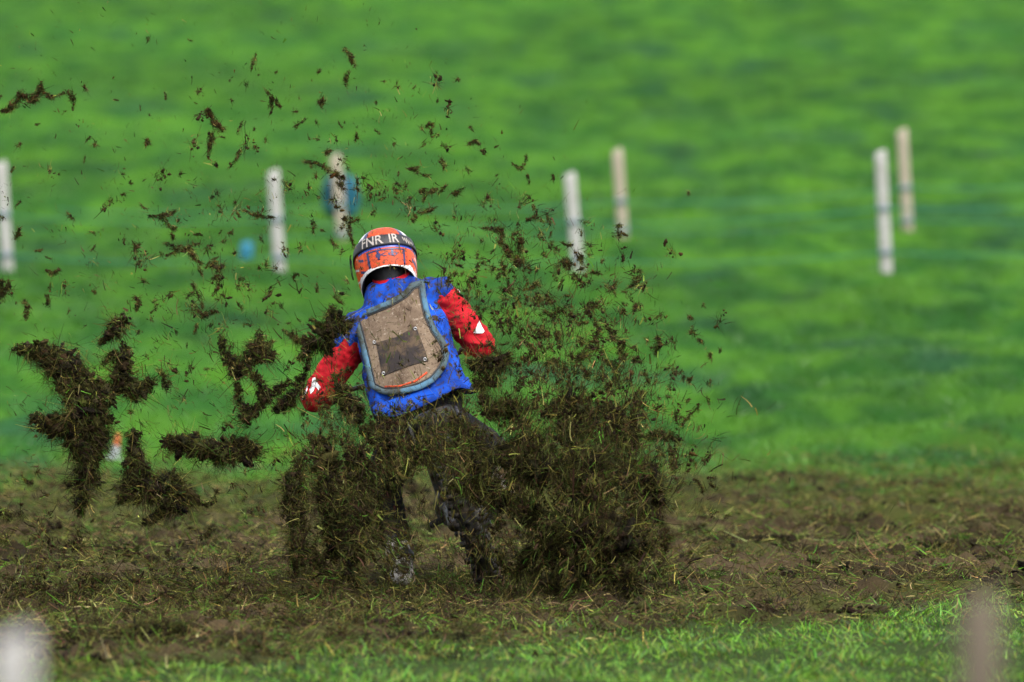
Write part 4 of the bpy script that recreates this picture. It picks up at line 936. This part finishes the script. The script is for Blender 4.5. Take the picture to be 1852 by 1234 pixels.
# sleeves
for s, SH, EL, WR_ in ((-1, LS, LE, wrl), (1, RS, RE, wrr)):
    sl_ = chain([(SH, .078), (SH + (EL - SH) * .5, .072), (EL, .066), (EL + (WR_ - EL) * .5, .052), (WR_ + (EL - WR_) * .08, .040)])
    v, f, n = merged(sl_, .007, 5)
    v = folds(v, n, .009, 8, 5 + s, (1, 1, 1.7)) + n * (.0015 * fbm(v[:, 0] * 26, v[:, 1] * 26, v[:, 2] * 26, 3))[:, None]
    so_ = wear('sleeve', v, f, 'red', shirt)
    sb = BVHTree.FromPolygons([Vector(x) for x in v], [tuple(q) for g in f for q in g])
    def on(b, px, py, off):
        o0 = Vector((0, 0, CAMZ)); d = (P(px, py, 52) - o0).normalized(); h = b.ray_cast(o0, d)
        return None if h[0] is None else np.array(h[0] + h[1].normalized() * off)
    def draw(poly, m, name, b, off=.003, step=1.6, parent=None):
        """a printed or sewn patch: fine mesh laid on the cloth it belongs to"""
        poly = np.array(poly, float); x0, y0 = poly.min(0); x1, y1 = poly.max(0)
        pts = []; 
        for i in range(len(poly)):
            a, c = poly[i], poly[(i + 1) % len(poly)]; k = max(1, int(np.linalg.norm(c - a) / step))
            pts += [tuple(a + (c - a) * t / k) for t in range(k)]
        nb = len(pts); edges = [(i, (i + 1) % nb) for i in range(nb)]
        for gx_ in np.arange(x0 + step / 2, x1, step):
            for gy_ in np.arange(y0 + step / 2, y1, step): pts.append((gx_, gy_))
        r = delaunay_2d_cdt([Vector(p) for p in pts], edges, [list(range(nb))], 1, 1e-4)
        vv = [on(b, p.x, p.y, off) for p in r[0]]
        ok = [all(vv[i] is not None for i in t) for t in r[2]]
        good = [i for i, q in enumerate(vv) if q is not None]
        if not good or not any(ok): return None
        mid = vv[good[0]]
        V = [q if q is not None else mid for q in vv]
        o = wear(name, V, [[tuple(t) for t, k in zip(r[2], ok) if k]], m, parent or so_)
        return o
    star = lambda cx, cy, q, rot: [(cx + q * (1 if i % 2 == 0 else .38) * math.cos(R(rot + 36 * i)), cy + q * 1.1 * (1 if i % 2 == 0 else .38) * math.sin(R(rot + 36 * i))) for i in range(10)]
    if s < 0:
        draw([(566, 685), (571, 683), (573, 690), (580, 700), (577, 707), (571, 699), (568, 707), (562, 713), (560, 706), (563, 699)], 'pure', 'printed_star', sb)
        for k in range(3): draw([(556 - 3 * k, 698 + 7 * k), (558 - 3 * k, 698 + 7 * k), (554 - 3 * k, 713 + 5 * k), (552 - 3 * k, 713 + 5 * k)], 'pure', 'printed_bar', sb)
    else:
        draw([(866, 580), (862, 590), (856, 602), (866, 603), (873, 603), (876, 600), (870, 590)], 'pure', 'printed_star', sb)
        draw([(822, 517), (827, 521), (835, 533), (830, 529)], 'grime', 'printed_bar', sb)
v, f, n = merged(chain([(NEK - (0, 0, .05), .074), (NEK + (HED - NEK) * .35, .074), (Hx(0, -.025, .0), .105)]), .008, 4)
wear('dark_neck_cover', v, f, 'black')  # added black cover over the neck, paints the helmet opening's dark interior
# gloves
for s, WR_, H_ in ((-1, wrl, HL), (1, wrr, HR)):
    v, f, n = merged(fingers(s) + chain([(WR_ + (WR_ - H_) * .3, .035), (WR_, .035), (H_ + (WR_ - H_) * .25, .034)]), .0045, 3)
    wear('glove', v, f, 'orange2' if s > 0 else 'red')
# trousers
tr = chain([(PEL + (0, .03, .04), .115), (PEL + (0, .02, 0), .120), (LH, .105), (LK, .078), (LA + (LK - LA) * .35, .066)]) + chain([(PEL + (0, .02, 0), .120), (RH, .105), (RK, .078), (RA + (RK - RA) * .35, .066)])
rings = []
for (c, w, d, a, Y) in (((764, 790), .16, .11, 15, 51.98), ((762, 765), .20, .125, 15, 52.0), ((760, 740), .205, .125, 15, 52.04), ((759, 722), .19, .11, 15, 52.07)):
    c = W(*c, Y); a = R(a); rv = np.array((math.cos(a), 0, math.sin(a)))
    rings.append([c + rv * w * math.cos(t) + np.array((0, d, 0)) * math.sin(t) for t in np.linspace(0, 2 * math.pi, 32, endpoint=False)])
tr.append(loft_arrays(rings))
v, f, n = merged(tr, .010, 5); v = folds(v, n, .010, 8, 9)
wear('trousers', v, f, 'trouser')
for A_, K_, He, To in ((LA, LK, LHe, LT), (RA, RK, RHe, RT)):
    v, f, n = merged(chain([(A_ + (K_ - A_) * .55, .064), (A_ + (K_ - A_) * .2, .058), (A_, .050), (He, .045), (To, .040)]) + chain([(A_, .05), (He * .4 + To * .6, .045)]), .006, 4)
    v = folds(v, n, .004, 12, 2)
    b_ = wear('boot', v, f, 'boot')
    d = unit((K_ - A_)[None])[0]
    for q in (.12, .32, .48):
        c = A_ + (K_ - A_) * q; pr = [(c - d * .012, .066), (c + d * .012, .067)]
        V, Fs = join([cap_arrays(pr[0][0], pr[1][0], pr[0][1], pr[1][1])])
        v2, f2, _ = V, Fs, 0
        u = np.cross(d, (0, 1, 0)); u /= np.linalg.norm(u); w_ = np.cross(d, u); RV = []; RF = []
        for i, (h, r_) in enumerate(((-.013, .058), (-.012, .0645), (.012, .0655), (.013, .058))):
            for j in range(24): RV.append(c + d * h + r_ * (math.cos(j * math.pi / 12) * u + math.sin(j * math.pi / 12) * w_))
        for i in range(3):
            for j in range(24): RF.append((i * 24 + j, i * 24 + (j + 1) % 24, i * 24 + 24 + (j + 1) % 24, i * 24 + 24 + j))
        wear('strap', RV, [RF], 'black', b_)
    sole = merged(chain([(He - (0, 0, .025), .035), (To - (0, 0, .022), .03)]), .006, 2); wear('sole', sole[0], sole[1], 'rubber', b_)

# stiff back panel with its trim and riveted black patch
OUT = np.array([(636, 570), (668, 558), (700, 545), (730, 528), (742, 512), (768, 505), (770, 530), (777, 565), (790, 595), (808, 620), (813, 645), (805, 668), (785, 692), (758, 706), (722, 714), (692, 714), (668, 702), (664, 680), (656, 645), (646, 605)], float)
def resample(p, n, sm=2):
    p = np.vstack([p, p[:1]]); s = np.concatenate([[0], np.cumsum(np.linalg.norm(np.diff(p, axis=0), axis=1))])
    t = np.linspace(0, s[-1], n, endpoint=False); q = np.stack([np.interp(t, s, p[:, 0]), np.interp(t, s, p[:, 1])], -1)
    for _ in range(sm): q = q * .5 + (np.roll(q, 1, 0) + np.roll(q, -1, 0)) * .25
    return q
OUT = resample(OUT, 120)
tg = np.roll(OUT, -1, 0) - np.roll(OUT, 1, 0); nrm = np.stack([-tg[:, 1], tg[:, 0]], -1); nrm = nrm / np.linalg.norm(nrm, axis=1)[:, None]
if np.mean(np.sum(nrm * (OUT.mean(0) - OUT), 1)) < 0: nrm = -nrm
INN = OUT + nrm * 9.5; IN2 = OUT + nrm * 12.5
hits = []
for gx_ in range(640, 812, 6):
    for gy_ in range(515, 712, 6):
        h = on(bvh, gx_, gy_, 0)
        if h is not None: hits.append((gx_, gy_, h[1]))
hits = np.array(hits); hx, hy = (hits[:, 0] - 725) / 90, (hits[:, 1] - 615) / 90
B = lambda x, y: np.stack([np.ones_like(x), x, y, x * x, x * y, y * y], -1)
coef, *_ = np.linalg.lstsq(B(hx, hy), hits[:, 2], rcond=None)
def sheet(px, py, off):
    px, py = np.asarray(px, float), np.asarray(py, float)
    fit = B((px - 725) / 90, (py - 615) / 90) @ coef
    return Pn(px, py, fit - .020 - off)
def flat(poly, m, name, off, parent, thick=.004, step=4):
    poly = np.array(poly, float); pts = [tuple(p) for p in poly]; nb = len(pts)
    x0, y0 = poly.min(0); x1, y1 = poly.max(0)
    for a in np.arange(x0 + step / 2, x1, step):
        for b_ in np.arange(y0 + step / 2, y1, step): pts.append((a, b_))
    r = delaunay_2d_cdt([Vector(p) for p in pts], [(i, (i + 1) % nb) for i in range(nb)], [list(range(nb))], 1, 1e-4)
    q = np.array([(p.x, p.y) for p in r[0]]); V = sheet(q[:, 0], q[:, 1], off)
    fc_ = [tuple(t) for t in r[2]]
    nrm_ = np.cross(V[fc_[0][1]] - V[fc_[0][0]], V[fc_[0][2]] - V[fc_[0][0]])
    if nrm_[1] > 0: fc_ = [t[::-1] for t in fc_]
    o = wear(name, V, [fc_], m, parent); s_ = o.modifiers.new('thick', 'SOLIDIFY'); s_.thickness = thick; s_.offset = -1
    return o
panel = flat(OUT + nrm * 3, 'tan', 'back_panel', .002, bib, .010)
ns = len(OUT)
def ringstrip(A, Bq, m, name, off):
    V = np.vstack([sheet(A[:, 0], A[:, 1], off - .003), sheet(*((A * .5 + Bq * .5).T), off), sheet(Bq[:, 0], Bq[:, 1], off)])
    Fs = [(k * ns + i, k * ns + (i + 1) % ns, (k + 1) * ns + (i + 1) % ns, (k + 1) * ns + i) for k in range(2) for i in range(ns)]
    o = wear(name, V, [Fs], m, panel); s_ = o.modifiers.new('thick', 'SOLIDIFY'); s_.thickness = .003; s_.offset = 0; return o
ringstrip(OUT, INN, 'trim', 'trim', .006)
ringstrip(INN, IN2, 'black', 'seam', .004)
flat([(668, 692), (690, 703), (722, 703), (755, 692), (755, 697), (722, 708), (690, 708), (666, 699)], 'blackpatch', 'lower_edge', .005, panel, .002)
flat([(695, 698), (722, 697), (750, 688), (772, 672), (773, 675), (752, 691), (722, 700), (695, 701)], 'orange2', 'orange_piping', .006, panel, .002)
pt = flat([(680, 620), (716, 610), (752, 590), (764, 620), (775, 653), (735, 664), (692, 681), (686, 650)], 'blackpatch', 'patch', .006, panel, .003)
for ex, ey in ((751, 594.5), (768.5, 650), (693.5, 675.5), (677, 619)):
    V = []; Fs = []; c = sheet(ex, ey, .010); r0 = PXM(52) * 3.3
    for i in range(16):
        for j in range(8):
            a, b_ = 2 * math.pi * i / 16, 2 * math.pi * j / 8; rr = r0 * (.72 + .28 * math.cos(b_))
            V.append(c + np.array((rr * math.cos(a), -.28 * r0 * math.sin(b_), rr * math.sin(a))))
    for i in range(16):
        for j in range(8): Fs.append((i * 8 + j, i * 8 + (j + 1) % 8, ((i + 1) % 16) * 8 + (j + 1) % 8, ((i + 1) % 16) * 8 + j))
    wear('eyelet', V, [Fs], 'metal', panel)

# helmet
AX, AY, AZ = .143, .165, .152
def zrim(u): return -.095 - .050 * (1 - math.cos(min(abs(u), 1.9))) / 1.0 - (.02 if abs(u) > 2.2 else 0)
def S(u, s, off=0.0):
    """helmet surface: u round from the back, s in -1 (rim) .. 0 (equator) .. 1 (crown)"""
    ex = .88
    cu, su = math.cos(u), math.sin(u)
    qx, qy = math.copysign(abs(su) ** ex, su), math.copysign(abs(cu) ** ex, cu)
    jaw = .05 * max(0, -cu) ** 2 * max(0, min(1, .4 - s))
    if s >= 0: k, z = math.cos(s * math.pi / 2) ** .92, AZ * math.sin(s * math.pi / 2)
    else: z = s * -zrim(u); k = 1 - .13 * (z / .15) ** 2
    return Hx((AX + off) * k * qx, (-(AY + off) * qy - (jaw if cu < 0 else 0) * 0) * k + (jaw if cu < 0 else 0), z + (off * math.sin(max(s, 0) * math.pi / 2)))
NU, NS = 160, 90
us = np.linspace(-math.pi, math.pi, NU, endpoint=False); ss = np.linspace(-1, 1, NS)
V = [S(u, s) for s in ss for u in us]; k = len(V)
inner = [HED + (S(u, s) - HED) * .90 for s in np.linspace(-1, .6, 20) for u in us]
HM = ['orange', 'navy', 'white', 'hblue', 'orange2', 'black']
def hcol(u, s):
    d = math.degrees(u); a = abs(d)
    z = s * -zrim(u) if s < 0 else AZ * math.sin(s * 1.571)
    zr = z - zrim(u)
    if s < 0 and zr < .006 + .013 * sstep(18, 50, a) + .008 * sstep(.2, .9, math.sin(u * 9)) * (a > 30): return 2     # white rim
    if s > .30:                                                                        # above the strap
        if a < 34 and s < .62: return 4
        if a < 34: return 2 if s > .74 else 0
        if a < 46: return 1 if s < .66 else 2
        if a < 58: return 2
        return 0 if s > .5 else (2 if int(a / 11) % 2 else 1)
    if -.03 < s <= .33: return 3 if a < 48 else (1 if d > 60 else 3 if a < 58 else 0)
    if a < 42: return 4
    # flanks: orange with navy and white slashes
    w = (d * 1.0 + z * 900) % 52
    if 46 < a < 60 and d < 0 and 18 < w < 30: return 1
    if d > 55 and w < 17: return 1
    if a > 66 and 30 < w < 38: return 2
    return 0
Fs = []; MI = []
for i in range(NS - 1):
    for j in range(NU):
        Fs.append((i * NU + j, i * NU + (j + 1) % NU, (i + 1) * NU + (j + 1) % NU, (i + 1) * NU + j))
        um = us[j] + math.pi / NU; MI.append(hcol(um, (ss[i] + ss[i + 1]) / 2))
for i in range(19):
    for j in range(NU):
        Fs.append(tuple(k + x for x in ((i * NU + j), (i + 1) * NU + j, (i + 1) * NU + (j + 1) % NU, i * NU + (j + 1) % NU))); MI.append(5)
for j in range(NU): Fs.append((j, k + j, k + (j + 1) % NU, (j + 1) % NU)); MI.append(5)
helm = wear('helmet', V + inner, [Fs], [mat[x] for x in HM], midx=MI)
def hpatch(name, m, u0, u1, s0, s1, off, nu=40, nsv=6, parent=helm, arch=0, thick=.004):
    V = []; Fs = []
    for i in range(nsv + 1):
        for j in range(nu + 1):
            u = R(u0 + (u1 - u0) * j / nu); s = s0 + (s1 - s0) * i / nsv
            V.append(S(u, s + arch * math.cos(u * 1.2), off))
    n = nu + 1; q = len(V); V += [p + (HED - p) * thick / .15 for p in V]
    for i in range(nsv):
        for j in range(nu):
            a = (i * n + j, i * n + j + 1, (i + 1) * n + j + 1, (i + 1) * n + j); Fs += [a, tuple(q + x for x in a[::-1])]
    for j in range(nu): Fs += [(j, q + j, q + j + 1, j + 1), (nsv * n + j, nsv * n + j + 1, q + nsv * n + j + 1, q + nsv * n + j)]
    return wear(name, V, [Fs], m, parent)
strap = hpatch('goggle_strap', 'black', -112, 112, .03, .27, .007, 80, 6)
hpatch('strap_buckle', 'black', -106, -88, -.30, .18, .022, 8, 6)
def letters(txt, font_scale, u0, s0, m, name, parent, off, sx=1.0):
    """built-in font outline wrapped on the helmet"""
    cu = bpy.data.curves.new('t', 'FONT'); cu.body = txt; cu.size = 1; cu.align_x = 'CENTER'; cu.align_y = 'CENTER'; cu.offset = .012
    o = bpy.data.objects.new('t', cu); COL.objects.link(o)
    bpy.context.view_layer.update()
    me = bpy.data.meshes.new_from_object(o.evaluated_get(bpy.context.evaluated_depsgraph_get()))
    bm = bmesh.new(); bm.from_mesh(me); bmesh.ops.triangulate(bm, faces=bm.faces)
    bmesh.ops.subdivide_edges(bm, edges=[e for e in bm.edges if e.calc_length() > .12], cuts=2, use_grid_fill=False); bmesh.ops.triangulate(bm, faces=bm.faces)
    V = []
    bm.verts.index_update()
    for q in bm.verts:
        u = R(u0) + q.co.x * font_scale * sx / AY; s = s0 + q.co.y * font_scale / .20
        V.append(S(u, s, off))
    fc_ = [tuple(x.index for x in fa.verts) for fa in bm.faces]; bm.free()
    bpy.data.objects.remove(o, do_unlink=True)
    return wear(name, V, [fc_], m, parent, smooth=False)
letters('FNR', .058, -22, .15, 'grime', 'lettering', strap, .0085, 1.12)
letters('IR', .058, 15, .155, 'grime', 'lettering', strap, .0085, 1.05)
zz = [(33, .20), (36, .12), (38, .19), (41, .08), (43, .20), (47, .06), (49, .18), (53, .07), (55, .14), (58, .08)]
V = []; Fs = []
for i in range(len(zz) - 1):
    for t in range(4):
        for w in (-.012, .012):
            a = zz[i][0] + (zz[i + 1][0] - zz[i][0]) * t / 3; s = zz[i][1] + (zz[i + 1][1] - zz[i][1]) * t / 3
            V.append(S(R(a + w * 55), s + w, .0085))
    b_ = i * 8; Fs += [(b_ + 2 * t, b_ + 2 * t + 1, b_ + 2 * t + 3, b_ + 2 * t + 2) for t in range(3)]
wear('zigzag', V, [Fs], 'grime', strap)
# dark lettering panel of the shell: navy frame with bars and letters
for u0, u1, s0, s1 in ((-35, -30, -.86, -.1), (31, 35, -.86, -.1), (-35, 35, -.17, -.1), (-14, -10, -.62, -.16), (8, 12, -.5, -.16)):
    hpatch('print_bar', 'navy', u0, u1, s0, s1, .0012, 10 if u1 - u0 < 20 else 40, 6, helm, 0, .002)
letters('IKO', .050, 1, -.40, 'navy', 'lettering', helm, .0018, 1.25)
# peak over the brow
V = []; Fs = []; NP = 24
for i in range(9):
    t = i / 8
    for j in range(NP + 1):
        a = -1 + 2 * j / NP
        V.append(Hx(a * (.118 - .03 * t), .06 + .17 * t - .03 * a * a * t, .150 - .015 * t - .062 * a * a + .02 * math.sin(3 * t)))
n = NP + 1
for i in range(8):
    for j in range(NP): Fs.append((i * n + j, i * n + j + 1, (i + 1) * n + j + 1, (i + 1) * n + j))
pk = wear('peak', V, [Fs], 'white', helm); s_ = pk.modifiers.new('thick', 'SOLIDIFY'); s_.thickness = .005
